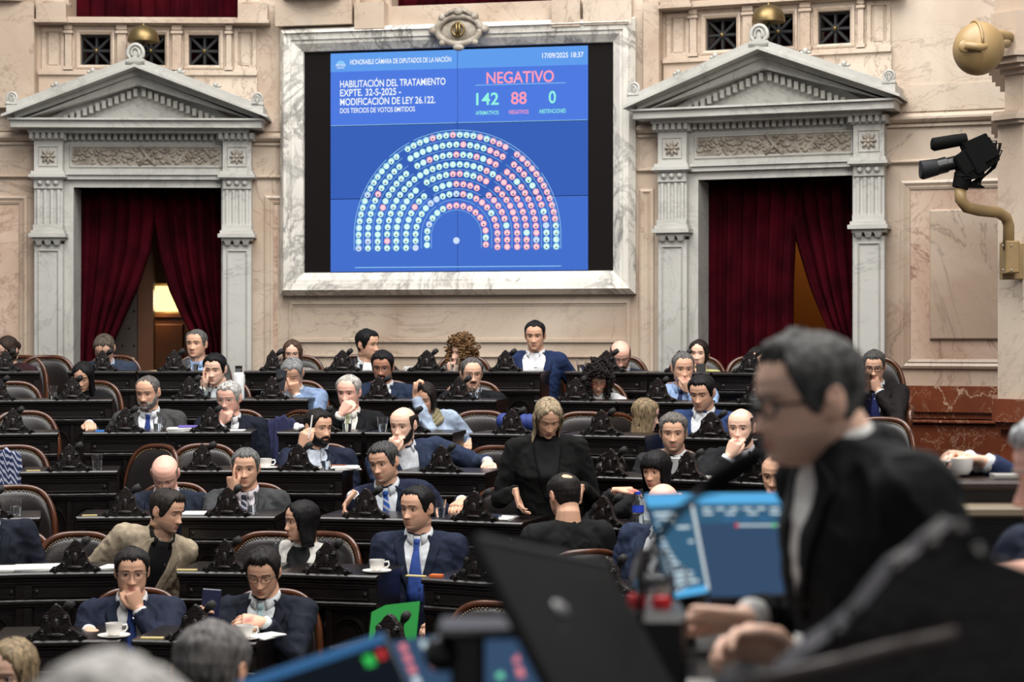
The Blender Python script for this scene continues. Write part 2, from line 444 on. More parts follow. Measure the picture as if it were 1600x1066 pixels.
    # pediment: horizontal cornice, raking cornice, tympanum
    xl, xr, base = X(26), X(418), V(190); peak = V(96); xm = X(222)
    mb = MB(); mb.box(xl + .02, xr - .02, -.30, 0, V(204), V(193)); mb.box(xl, xr, -.33, 0, V(193), V(190)); mb.box(xl + .14, xr - .14, -.2, 0, V(210), V(204))
    cor = P(mb, 'cornice')
    mb = MB(); mb.prism([(xl + .25, base), (xr - .25, base), (xm, V(106))], -.055, .0); P(mb, 'tympanum')
    mb = MB()
    def rake(z0, z1, y0, xo, mb=mb):
        # inverted-V band: z0..z1 are heights at the peak, spread xo at the ends
        sl = (peak - V(172)) / (xm - X(24))
        for s in (-1, 1):
            xe = xm + s * xo
            de = sl * xo
            ol = [(xm, z0), (xe, max(z0 - de, base)), (xe, max(z1 - de, base + .001)), (xm, z1)]
            if s > 0: ol = ol[::-1]
            mb.prism(ol, y0, 0)
    rake(V(110), peak, -.36, X(222) - X(26)); rake(V(113), V(108), -.39, X(222) - X(19))
    rk = P(mb, 'raking_cornice', M_GREY)
    mb = MB(); rake(V(121), V(111), -.25, X(222) - X(34), mb); rake(V(136), V(121), -.20, X(222) - X(44), mb)
    P(mb, 'bed_moulding')
    mb = MB(); sl = (peak - V(172)) / (xm - X(24))
    for s in (-1, 1):
        for i in range(18):
            x = xm + s * (.035 + i * .053); z1 = V(138) - sl * abs(x - xm)
            if z1 - .03 > base: mb.box(x - .016, x + .016, -.13, 0, max(z1 - .062, base), z1)
    P(mb, 'dentils')
    # acroteria
    for (x, z, r_) in ((xm, V(91), 1.0), (xl + .04, V(160), .62), (xr - .05, V(160), .62)):
        mb = MB(); y = -.33
        pts = [(x + .062 * r_ * math.sin(a) * (1.05 if abs(a) < 2 else .8), y, z + .075 * r_ * math.cos(a)) for a in [i * .26 - 2.86 for i in range(23)]]
        mb.tube(pts, [.016 * r_] * len(pts), 8); mb.ball((x, y + .012, z - .005), (.055 * r_, .025, .068 * r_), 12, 8)
        mb.tube([(x + .03 * r_ * math.sin(a), y - .02, z + .045 * r_ * math.cos(a)) for a in [i * .4 - 2.2 for i in range(12)]], [.008 * r_] * 12, 6)
        for s in (-1, 1): mb.ball((x + s * .058 * r_, y, z - .066 * r_), .024 * r_, 8, 6)
        mb.box(x - .08 * r_, x + .08 * r_, y - .03, y + .06, z - .10 * r_, z - .07 * r_)
        P(mb, 'acroterion', M_GREY, True)
    for s, d in ((-1, .36), (-1, .66), (1, .36), (1, .66)):
        x = xm + s * d; z = peak - sl * d + .025
        mb = MB(); mb.ball((x, -.30, z), (.022, .03, .026), 8, 6); mb.ball((x - .03, -.30, z - .012), (.02, .02, .014), 8, 5); mb.ball((x + .03, -.30, z - .012), (.02, .02, .014), 8, 5)
        P(mb, 'ornament', M_GREY, True)
    return root
portal(BL, uDL, 1, 'left of'); portal(BR, uDR, 2, 'right of')

# ---- gallery parapets with iron grilles
def parapet(bay, u, num):
    root = D.objects.new('trim_%d' % num, None); COL.objects.link(root); root['kind'] = 'structure'
    root.matrix_world = bay.M @ Matrix.Translation((u, 0, 0))
    X = lambda px: (px - 233) * k_
    mb = MB(); mb.box(X(62), X(402), -.10, .45, V(37), V(31)); mb.box(X(62), X(402), -.07, .40, V(31), V(27)); mb.box(X(62), X(402), -.05, 0, V(39), V(37))
    mb.box(X(62), X(402), -.06, 0, V(117), V(111)); mb.box(X(62), X(402), -.035, 0, V(170), V(117)); mb.box(X(62), X(402), -.03, 0, V(111), V(108))
    mb.build('coping', M_BEIGE, root)
    mb = MB()
    for a, b in ((103, 113), (184, 198), (270, 284), (354, 362)):
        mb.box(X(a), X(b), -.045, 0, V(109), V(39)); mb.box(X(a) - .012, X(b) + .012, -.06, 0, V(52), V(48)); mb.box(X(a) - .006, X(b) + .006, -.055, 0, V(46), V(39)); mb.box(X(a) - .012, X(b) + .012, -.06, 0, V(109), V(104))
    for a, b in ((66, 101), (366, 400)):
        frame_ring(mb, X(a), X(b), V(108), V(43), [(0, 0), (0, .02), (.03, .02), (.04, .002)])
        mb.bbox(X(a) + .05, X(b) - .05, -.018, 0, V(102), V(49), .01)
    for c in (149, 234, 318):
        frame_ring(mb, X(c - 30), X(c + 30), V(107), V(46), [(0, 0), (0, .02), (.015, .025), (.035, .01), (.036, -.1)])
    mb.build('pilasters', M_BEIGE, root)
    for c in (149, 234, 318):
        mb = MB(); x, z, h = X(c), V(77), 25.5 * k_; y = .06
        for a, b in ((-1, -.82), (.82, 1)):
            mb.box(x + a * h, x + b * h, y - .015, y + .015, z - h, z + h); mb.box(x - h, x + h, y - .0145, y + .0145, z + a * h, z + b * h)
        for i in range(4):
            a = i * PI / 4; l = h * (1.35 if i % 2 else 1) * .95; dx, dz = math.cos(a) * l, math.sin(a) * l
            mb.tube([(x - dx, y, z - dz), (x + dx, y, z + dz)], .017, 6)
        mb.lathe([(.0, -.012), (.032, -.01), (.03, .012), (.0, .014)], (x, y - .01, z), 12, Matrix.Rotation(PI / 2, 3, 'X'))
        g = mb.build('grille', M_IRON, root)
        mb = MB(); mb.ball((x, y - .03, z), .018, 10, 6); mb.build('boss', M_BRASS, g, True)
    # column bases standing on pedestals at both ends
    for a, b in ((62, 108), (374, 420)):
        mb = MB(); c = X((a + b) / 2); h = (b - a) / 2 * k_
        mb.box(c - h, c + h, -.14, .3, V(36), V(8)); mb.box(c - h - .015, c + h + .015, -.155, .3, V(38), V(33))
        mb.lathe([(h * .98, V(8)), (h * 1.06, V(5)), (h * 1.06, V(2)), (h * .92, V(0)), (h * .85, V(-4)), (h * .92, V(-8)), (h * .8, V(-12)), (h * .78, TOPV)], (c, .08, 0), 24)
        mb.build('column_base', M_BEIGE, root, SM)
    # brass bell in front of the middle grille
    return root
parapet(BL, uDL + 1.5 * k_, 9); parapet(BR, uDR + 1.5 * k_, 10)
# pedestals and column bases at the flanks of the gallery
def column_base(bay, pxs, num):
    mb = MB()
    for (a, b, top, col) in pxs:
        u0, v = bay.uv(a, top); u1, _ = bay.uv(b, top)
        mb.box(u0, u1, -.12, .2, V(170) if col == 2 else v - .22, v)
        if col:
            c = (u0 + u1) / 2; h = (u1 - u0) / 2
            mb.lathe([(h * .95, v), (h * 1.0, v + .02), (h * 1.0, v + .05), (h * .85, v + .07), (h * .78, v + .4)], (c, .06, 0), 24)
    bay.put(mb, 'trim_%d' % num, M_BEIGE, 'structure')
column_base(BL, [(-40, 58, 6, 2)], 11); column_base(BC, [(437, 556, 4, 1), (560, 606, 8, 1), (866, 910, 4, 1), (915, 990, 1, 1)], 12); column_base(BR, [(1012, 1036, 8, 2)], 13)

# ---- velvet curtains
def curtain_sheet(x0f, x1f, z0, z1, folds, amp, y, nz=26, nx=None, ph=0.0):
    mb = MB(); nx = nx or int(folds * 9)
    g = []
    for i in range(nz + 1):
        t = i / nz; z = z1 + (z0 - z1) * t; a = x0f(t); b = x1f(t); row = []
        for j in range(nx + 1):
            s = j / nx; x = a + (b - a) * s
            d = amp * (math.sin(s * folds * 2 * PI + ph + .8 * math.sin(s * 9 + ph)) + .35 * math.sin(s * folds * 4.4 * PI + 1 + t))
            row.append((x, y + d * (.6 + .4 * t), z))
        g.append(row)
    vs = [p for r in g for p in r]; n = nx + 1
    mb.add(vs, [(i * n + j, i * n + j + 1, (i + 1) * n + j + 1, (i + 1) * n + j) for i in range(nz) for j in range(nx)])
    return mb
def curtain(bay, u, sheets, label, group=None, name='velvet_curtain'):
    o = thing(name, label, 'curtain', group=group); o.matrix_world = bay.M @ Matrix.Translation((u, 0, 0))
    for mb in sheets:
        c = mb.build('drape', M_VELVET, o, True); md = c.modifiers.new('t', 'SOLIDIFY'); md.thickness = .008
    return o
def lerp(a, b, t): return a + (b - a) * t
def px_curve(pts):
    # pts: (row, px) pairs read down the drape -> function of t
    def f(t, z0=V(300), z1=V(720)):
        y = 293 + t * 420
        for (ya, xa), (yb, xb) in zip(pts, pts[1:]):
            if y <= yb: return (lerp(xa, xb, (y - ya) / (yb - ya)) - 232) * k_
        return (pts[-1][1] - 232) * k_
    return f
zt, zb = V(293), V(713)
curtain(BL, uDL, [curtain_sheet(px_curve([(293, 112), (713, 112)]), px_curve([(293, 232), (340, 232), (390, 226), (450, 205), (510, 178), (540, 165), (600, 158), (713, 160)]), zb, zt, 5, .045, .28, ph=.4),
                  curtain_sheet(px_curve([(293, 226), (340, 230), (400, 240), (450, 255), (490, 273), (530, 296), (600, 306), (713, 304)]), px_curve([(293, 352), (713, 350)]), zb, zt, 5.5, .045, .32, ph=2.)],
        'dark red velvet curtain parted in the doorway left of the big screen', 'doorway curtains')
curtain(BR, uDR, [curtain_sheet(px_curve([(293, 112), (713, 112)]), px_curve([(293, 254), (380, 250), (440, 247), (520, 246), (713, 247)]), zb, zt, 6, .045, .28, ph=1.),
                  curtain_sheet(px_curve([(293, 232), (340, 238), (390, 252), (450, 270), (500, 290), (550, 318), (600, 324), (713, 326)]), px_curve([(293, 352), (713, 350)]), zb, zt, 5, .045, .32, ph=3.)],
        'dark red velvet curtain parted in the doorway right of the big screen', 'doorway curtains')
def flat_curtain(bay, u, w, z0, z1, label, folds, y=.32):
    curtain(bay, u, [curtain_sheet(lambda t: -w / 2, lambda t: w / 2, z0, z1, folds, .03, y, 4)], label, 'gallery curtains')
flat_curtain(BL, uDL, 1.75, V(112), TOPV, 'crimson curtain in the gallery opening above the left pediment', 13, .36)
flat_curtain(BR, uDR, 1.75, V(112), TOPV, 'crimson curtain in the gallery opening above the right pediment', 13, .36)
flat_curtain(BC, BC.uv(737, 10)[0], 1.45, V(16), TOPV, 'crimson curtain in the gallery opening above the big screen frame', 9, .2)
# vestibules behind the doors
for bay, u, num in ((BL, uDL, 1), (BR, uDR, 2)):
    mb = MB(); W2 = DOORW + .6
    mb.box(u - W2, u + W2, 2.1, 2.15, WF - .1, DTOP + .4); mb.box(u - W2 - .05, u - W2, .45, 2.15, WF - .1, DTOP + .4); mb.box(u + W2, u + W2 + .05, .45, 2.15, WF - .1, DTOP + .4)
    mb.box(u - W2, u + W2, .45, 2.15, DTOP + .4, DTOP + .45); mb.box(u - W2, u + W2, .0, 2.15, WF - .1, WF)
    bay.put(mb, 'wall_vestibule', mat('dark_panelling' if num == 1 else 'ochre_panelling', (58, 34, 20) if num == 1 else (170, 112, 44), 0.6), 'structure', smooth=False)
# padded leather door leaf and lamp in the left vestibule
o = thing('padded_door', 'buttoned dark leather door leaf standing open behind the left curtain', 'door'); o.matrix_world = BL.M @ Matrix.Translation((uDL, 0, 0))
mb = MB(); X = lambda px: BL.uv(px, 450, -.62)[0] - uDL
mb.bbox(X(150), X(216), .62, .68, WF + .01, V(340), .01); mb.build('leaf', mat('padded_leather', (62, 52, 46), .45, bump=.2), o)
mb = MB(); mb.box(X(216), X(240), .60, .70, WF + .01, V(340)); mb.build('stile', mat('brown_wood', (84, 50, 28), .4), o)
mb = MB()
for i in range(7):
    for j in range(3): mb.ball((X(166 + 18 * j + (8 if i % 2 else 0)), .618, V(400 + 28 * i)), .012, 8, 5)
mb.build('button', mat('button_leather', (34, 28, 25), .4), o, True)
o = thing('wall_lamp', 'glowing box lamp above a wooden cabinet beyond the left doorway', 'lamp'); o.matrix_world = BL.M @ Matrix.Translation((uDL, 0, 0))
X = lambda px: BL.uv(px, 450, -1.2)[0] - uDL; VV = lambda py: BL.uv(258, py, -1.2)[1]
mb = MB(); mb.bbox(X(240), X(282), 1.2, 1.35, VV(487), VV(447), .01); mb.build('lamp_shade', glow('warm_lamp', (255, 214, 140), 2.2), o)
mb = MB(); mb.box(X(238), X(284), 1.18, 1.37, VV(447), VV(443)); mb.build('lamp_cap', M_BRASS, o); mb = MB(); mb.box(X(238), X(284), 1.18, 1.37, VV(490), VV(487)); mb.build('lamp_base', M_BRASS, o)
o = thing('wooden_cabinet', 'brown panelled cabinet under the glowing lamp beyond the left doorway', 'cabinet'); o.matrix_world = BL.M @ Matrix.Translation((uDL, 0, 0))
mb = MB(); mb.box(X(236), X(300), 1.1, 1.5, WF + .01, VV(496)); mb.box(X(232), X(304), 1.07, 1.52, VV(496), VV(490.5)); mb.build('body', mat('cabinet_wood', (104, 62, 34), .4, rgb2=(84, 46, 24), nscale=4), o)
mb = MB(); mb.bbox(X(244), X(290), 1.08, 1.11, WF + .3, VV(506), .02); mb.build('door', mat('cabinet_wood', (104, 62, 34)), o)
pl = D.lights.new('vestibule_lamp', 'POINT'); pl.energy = 6; pl.color = (1, .72, .4); pl.shadow_soft_size = .1
lo = D.objects.new('vestibule_lamp', pl); COL.objects.link(lo); lo.location = BL.pt(uDL + X(258), VV(470), -1.0)
pl = D.lights.new('vestibule_lamp', 'POINT'); pl.energy = 11; pl.color = (1, .78, .5); pl.shadow_soft_size = .1
lo = D.objects.new('vestibule_lamp', pl); COL.objects.link(lo); lo.location = BR.pt(uDR + .2, DTOP, -1.4)

# ---- brass bells
for bay, u, side in ((BL, uDL, 'left'), (BR, uDR, 'right')):
    o = thing('brass_bell', 'brass dome bell above the peak of the %s pediment' % side, 'bell', group=None)
    o.matrix_world = bay.M @ Matrix.Translation((u - .01, -.20, V(70)))
    r = 24 * k_
    mb = MB(); mb.lathe([(r, 0), (r * 1.01, .012), (r * .97, .05), (r * .8, .095), (r * .5, .125), (r * .2, .137), (.012, .14), (.01, .155), (.002, .158)], (0, 0, 0), 32)
    mb.build('dome', M_BRASS, o, SM)
    mb = MB(); mb.tube([(0, 0, .02), (0, 0, -.10), (0, .1, -.16), (0, .2, -.16)], .012, 8); mb.build('bracket', M_IRON, o)

# ---- marble frame of the voting screen
u0, v1 = BC.uv(442, 36); u1, _ = BC.uv(995, 36); v0 = BC.uv(717, 461)[1]
v1 = BC.uv(717, 35, .1)[1]
mb = MB(); frame_ring(mb, u0, u1, v0, v1, [(0, 0), (0, .07), (.03, .11), (.045, .13), (.05, .11), (.10, .10), (.105, .085), (.13, .08), (.165, .05), (.19, .03), (.195, .0), (.195, -.06)])
o = BC.put(mb, 'picture_frame', M_WHITE, smooth=False)
tag(o, 'white veined marble frame around the big voting screen', 'frame')
mb = MB(); mb.box(u0 + .19, u1 - .19, -.006, .06, v0 + .19, v1 - .19)
c = mb.build('backing', mat('black_backing', (14, 9, 8), .75, spec=.15), o)
# cartouche on the frame's top
cu, cv = BC.uv(717, 47, .14)
mb = MB(); A = 42 * .0053; B = 28 * .0053
pts = [(cu + A * .82 * math.cos(a), -.14, cv + B * .78 * math.sin(a)) for a in [i * 2 * PI / 28 for i in range(29)]]
mb.tube(pts, [.03] * 29, 8); mb.ball((cu, -.10, cv), (A * .8, .06, B * .75), 20, 10)
for s in (-1, 1):
    mb.ball((cu + s * A * .98, -.14, cv), .038, 10, 6); mb.ball((cu + s * A * .62, -.15, cv + B * .72), .035, 10, 6); mb.ball((cu + s * A * .62, -.15, cv - B * .72), .03, 10, 6)
    mb.tube([(cu + s * .02, -.16, cv + B * 1.12), (cu + s * .07, -.17, cv + B * .98), (cu + s * .13, -.15, cv + B * .7)], .018, 8)
mb.ball((cu, -.16, cv + B * 1.0), (.045, .03, .035), 10, 6); mb.ball((cu, -.15, cv - B * .98), (.05, .03, .03), 10, 6)
cart = mb.build('cartouche', M_STONE, o, True)
mb = MB()
for s in (-1, 1):
    mb.tube([(cu + s * .012 - s * .065 * math.sin(a), -.175, cv + .055 * math.cos(a)) for a in [i * .3 for i in range(11)]], .010, 6)
mb.tube([(cu - .012, -.175, cv - .06), (cu - .012, -.175, cv + .06)], .012, 6); mb.tube([(cu + .012, -.175, cv - .06), (cu + .012, -.175, cv + .06)], .012, 6)
mb.build('monogram', M_BRASS, cart, True)

# ---- the voting screen: 2 x 3 video wall
scr = thing('video_wall', 'large blue voting results screen of six tiled panels on the wall', 'screen'); scr.matrix_world = BC.M
sw = .02
su0, _ = BC.uv(516, 250, sw); su1, _ = BC.uv(919, 250, sw); sv1 = BC.uv(717, 77, sw)[1]; sv0 = BC.uv(717, 424, sw)[1]
G_BLUE = glow('screen_blue', (70, 112, 205)); G_BLUE2 = glow('screen_blue_dim', (58, 98, 186)); G_HEAD = glow('screen_header', (98, 158, 238)); G_MID = glow('screen_blue_bright', (80, 124, 226))
hu, hv = (su1 - su0) / 2, (sv1 - sv0) / 3
for i in range(2):
    for j in range(3):
        a, b = su0 + i * hu, sv0 + j * hv
        mb = MB(); mb.box(a + .003, a + hu - .003, -sw, .015, b + .003, b + hv - .003)
        pnl = mb.build('display_panel', [G_MID if j == 2 else G_BLUE2 if j == 1 else G_BLUE], scr)
sc_ = (su1 - su0) / 403.0
def su(px): return su0 + (px - 516) * sc_
def sv(py, px=717): return sv1 - (py - (77 - (px - 717) * .018)) * (sv1 - sv0) / 347.0
mb = MB()
for i in range(2): mb.box(su0 + i * hu + .003, su0 + (i + 1) * hu - .003, -sw - .001, -sw, sv1 - 29 * sc_, sv1 - .003)
mb.build('header_band', G_HEAD, scr)
def text(s, x, y, h, wide, col, align='LEFT', bold=0.0, parent=scr, off=.003, name='lettering'):
    cu_ = D.curves.new('t', 'FONT'); cu_.body = s; cu_.size = 1; cu_.align_x = 'LEFT'; cu_.offset = bold
    t = D.objects.new('t', cu_); COL.objects.link(t)
    dg = bpy.context.evaluated_depsgraph_get(); me = D.meshes.new_from_object(t.evaluated_get(dg)); D.objects.remove(t)
    co = mesh_np(me)
    x0, x1 = co[:, 0].min(), co[:, 0].max(); cap = 0.70
    out = np.zeros_like(co)
    fx = wide / (x1 - x0); ox = {'LEFT': 0, 'CENTER': -wide / 2, 'RIGHT': -wide}[align]
    out[:, 0] = x + ox + (co[:, 0] - x0) * fx; out[:, 1] = -sw - off; out[:, 2] = y + co[:, 1] * h / cap
    me.vertices.foreach_set('co', out.ravel()); me.materials.clear(); me.materials.append(col); me.name = name
    o = D.objects.new(name, me); COL.objects.link(o); o.parent = parent
    return o
G_W = glow('screen_white', (244, 250, 255)); G_PINK = glow('screen_pink', (255, 160, 185)); G_MINT = glow('screen_mint', (150, 246, 226))
p = sc_
def tl(s, px, pybase, hpx, wpx, col=G_W, bold=.02): text(s, su(px), sv(pybase, px + wpx / 2), hpx * p, wpx * p, col, 'LEFT', bold)
tl('HONORABLE CÁMARA DE DIPUTADOS DE LA NACIÓN', 548, 97.5, 7.5, 160, bold=.012)
tl('17/09/2025 18:37', 849, 92, 7.5, 63, bold=.014)
tl('HABILITACIÓN DEL TRATAMIENTO', 532, 133.5, 10.5, 167, bold=.014)
tl('EXPTE. 32-S-2025 -', 532, 148, 10.5, 97, bold=.014)
tl('MODIFICACIÓN DE LEY 26.122.', 532, 162, 10.5, 151, bold=.014)
tl('DOS TERCIOS DE VOTOS EMITIDOS', 532, 174.5, 7.5, 119, bold=.01)
tl('NEGATIVO', 763, 130, 17, 104, G_PINK, .016)
tl('142', 747, 164, 18, 35, G_MINT, .016); tl('88', 801, 163, 18, 24, G_PINK, .016); tl('0', 859, 162, 18, 11, G_MINT, .016)
tl('AFIRMATIVOS', 746, 179.5, 6, 36, G_MINT, .01); tl('NEGATIVOS', 798, 178.5, 6, 30, G_PINK, .01); tl('ABSTENCIONES', 844, 177.5, 6, 41, G_MINT, .01)
tl('DIPUTADOS', 525, 101.5, 3.4, 16, bold=.012); tl('ARGENTINA', 527, 105, 2, 12, bold=.02)
mb = MB()                                     # small half-circle emblem and rules
for r0, r1 in ((2.5, 4.2), (5, 7)):
    ring = [(su(533) + r1 * p * math.cos(a), -sw - .003, sv(96.5) + r1 * p * math.sin(a)) for a in [i * PI / 12 for i in range(13)]] + \
           [(su(533) + r0 * p * math.cos(a), -sw - .003, sv(96.5) + r0 * p * math.sin(a)) for a in [i * PI / 12 for i in range(12, -1, -1)]]
    n = 13; mb.add(ring, [(i, i + 1, 25 - i - 1, 25 - i) for i in range(12)])
mb.build('emblem', glow('emblem_cyan', (150, 214, 250)), scr)
def bar(mb, xa, ya, xb, yb, th):
    mb.box(su(xa), su(xb), -sw - .0035, -sw - .001, sv(ya) - th * p / 2, sv(ya) + th * p / 2)
mb = MB(); bar(mb, 746, 134, 885, 134, .8); bar(mb, 556, 417, 878, 417, 1.2); bar(mb, 517, 192, 715, 192, .8); bar(mb, 718, 192, 918, 192, .8)
# arcs of the seating chart
def chart_pt(rx, ang, up=1.0):
    # centre of the chart is between the legs; straight legs below the half circle
    return (716 + rx * math.cos(ang), 368 - rx * up * math.sin(ang))
RX = [46, 64, 79, 94.5, 109, 124, 139.5, 154.5]; rows_n = [15, 20, 24, 30, 34, 40, 44, 46]
UP = 1.02
def arc(mb, r, a0, a1, th, leg0=0, leg1=0):
    pts = []
    if leg1: pts.append((716 + r, 368 + leg1))
    n = 48
    for i in range(n + 1):
        a = a0 + (a1 - a0) * i / n; pts.append(chart_pt(r, a, UP))
    if leg0: pts.append((716 - r, 368 + leg0))
    vs = []
    for i, (x, y) in enumerate(pts):
        xa, ya = pts[max(i - 1, 0)]; xb, yb = pts[min(i + 1, len(pts) - 1)]
        l = math.hypot(xb - xa, yb - ya) or 1; nx, ny = -(yb - ya) / l * th / 2, (xb - xa) / l * th / 2
        vs += [(su(x + nx), -sw - .0028, sv(y + ny)), (su(x - nx), -sw - .0028, sv(y - ny))]
    mb.add(vs, [(2 * i, 2 * i + 1, 2 * i + 3, 2 * i + 2) for i in range(len(pts) - 1)])
for r in (157.5, 161.5): arc(mb, r, 0, .62, .9, 0, 22); arc(mb, r, .66, 2.0, .9); arc(mb, r, 2.04, 2.28, .9); arc(mb, r, 2.32, PI, .9, 22, 0)
for r in (147, 132, 117, 101, 86.5, 71.5, 55, 39):
    arc(mb, r, 0, .95, .6, 0, 20); arc(mb, r, 1.0, 2.1, .6); arc(mb, r, 2.18, PI, .6, 20, 0)
mb.build('chart_lines', glow('chart_line', (150, 205, 246)), scr)
dots = {0: MB(), 1: MB(), 2: MB()}; faces = MB(); rims = {0: MB(), 1: MB(), 2: MB()}; rnd = random.Random(11)
def disc(mb, x, y, r, off, n=12):
    vs = [(su(x) + r * p * math.cos(2 * PI * i / n), -sw - off, sv(y) + r * p * math.sin(2 * PI * i / n)) for i in range(n)]
    mb.add(vs, [tuple(range(n))])
for ri, (r, n) in enumerate(zip(RX, rows_n)):
    leg = 24 if ri else 20; Ltot = PI * r + 2 * leg; n = int(Ltot / 10.6)
    for i in range(n):
        s_ = Ltot * (i + .5) / n
        if s_ < leg: x, y, a = 716 - r, 368 + leg - s_, PI
        elif s_ > leg + PI * r: x, y, a = 716 + r, 368 + (s_ - leg - PI * r), 0
        else:
            a = PI - (s_ - leg) / r; x, y = chart_pt(r, a, UP)
            if abs(a - .98) < .045 * 110 / r * .9 or abs(a - 2.16) < .045 * 110 / r * .9: continue
        q = a / PI
        pr = .9 if q < .38 else .35 if q < .52 else .04
        if ri > 5 and y > 350 and q < .3: pr = .1
        c_ = 1 if rnd.random() < pr else (2 if rnd.random() < .12 else 0)
        disc(rims[c_], x, y, 4.9, .002); disc(dots[c_], x, y, 4.0, .0026)
        if rnd.random() < .75:
            disc(faces, x, y + 1.6, 1.3, .0032, 8)
dc = {0: (170, 240, 232), 1: (250, 150, 172), 2: (196, 222, 250)}; di = {0: (222, 250, 246), 1: (255, 214, 220), 2: (206, 226, 252)}
disc(rims[2], 716, 376, 5.2, .002); disc(dots[2], 716, 376, 4.6, .003)
nm = {0: 'affirmative_votes', 1: 'negative_votes', 2: 'absent_votes'}
for c_ in dots:
    rims[c_].build(nm[c_], glow('rim%d' % c_, dc[c_]), scr); dots[c_].build('portrait_discs', glow('disc%d' % c_, di[c_]), scr)
faces.build('portraits', glow('portrait_dark', (70, 62, 70)), scr)

# ---- corner pillar on the right
PZ = 12.3
def pw_(px, py, z=PZ): return at(px, py, z)
px0 = (1559 - 800) / F * PZ
mb = MB()
def oct_ring(x0, y0, s, z, ch=.16):
    # chamfered block seen corner-on; x0 = left side, y0 = front
    b = x0 * (y0 + 1.0) / y0
    return [(x0 * (y0 + ch) / y0, y0 + ch, z), (x0 + ch, y0, z), (x0 + s, y0, z), (x0 + s + .2, y0 + 1.0, z), (b, y0 + 1.0, z)]
def lay(e, ya, yb, ch=.16): 
    za, zb_ = at(1559, ya, PZ).z, at(1559, yb, PZ).z
    mb.loft([oct_ring(px0 - e, PZ - e, 1.2 + 2 * e, za, ch), oct_ring(px0 - e, PZ - e, 1.2 + 2 * e, zb_, ch)])
lay(0, 640, 180); lay(.055, 186, 178); lay(.03, 192, 186); lay(.04, 178, 172); lay(-.06, 172, 105, .12); lay(-.02, 112, 104); lay(.02, 104, 98); lay(.05, 98, 88); lay(.075, 88, 80); lay(.06, 80, 18); lay(.03, 18, -60)
o = mb.build('pillar', M_BEIGE, None, False); o['kind'] = 'structure'; o.name = 'trim_14'
mb = MB(); lay(.05, 660, 624); lay(.02, 672, 660); 
mb.loft([oct_ring(px0 + .02, PZ, 1.2, .2), oct_ring(px0 + .02, PZ, 1.2, at(1559, 672, PZ).z)])
o = mb.build('trim_15', M_RED, None, False); o['kind'] = 'structure'

# ---- tiers of the floor
mb = MB(); NA = 40
def arc_ring(R, z, a0=-1.3, a1=1.45): return [(CX + R * math.sin(a0 + (a1 - a0) * i / NA), CY + R * math.cos(a0 + (a1 - a0) * i / NA), z) for i in range(NA + 1)]
prof = [(0.6, 0.0), (2.0, 0.0)]
for k in range(7, 0, -1):
    R0 = ROW_R(k) - .12; prof += [(R0, prof[-1][1]), (R0, ROW_FLOOR(k))]
prof += [(11.5, ROW_FLOOR(1))]
rings = [arc_ring(r, z) for r, z in prof]
n = NA + 1; vs = [q for r in rings for q in r]
mb.add(vs, [(i * n + j, i * n + j + 1, (i + 1) * n + j + 1, (i + 1) * n + j) for i in range(len(rings) - 1) for j in range(NA)])
o = mb.build('floor', M_FLOOR); o['kind'] = 'structure'
mb = MB(); mb.box(-9, 9, -3, 9, -.05, -0.002); o = mb.build('floor_well', M_FLOOR); o['kind'] = 'structure'
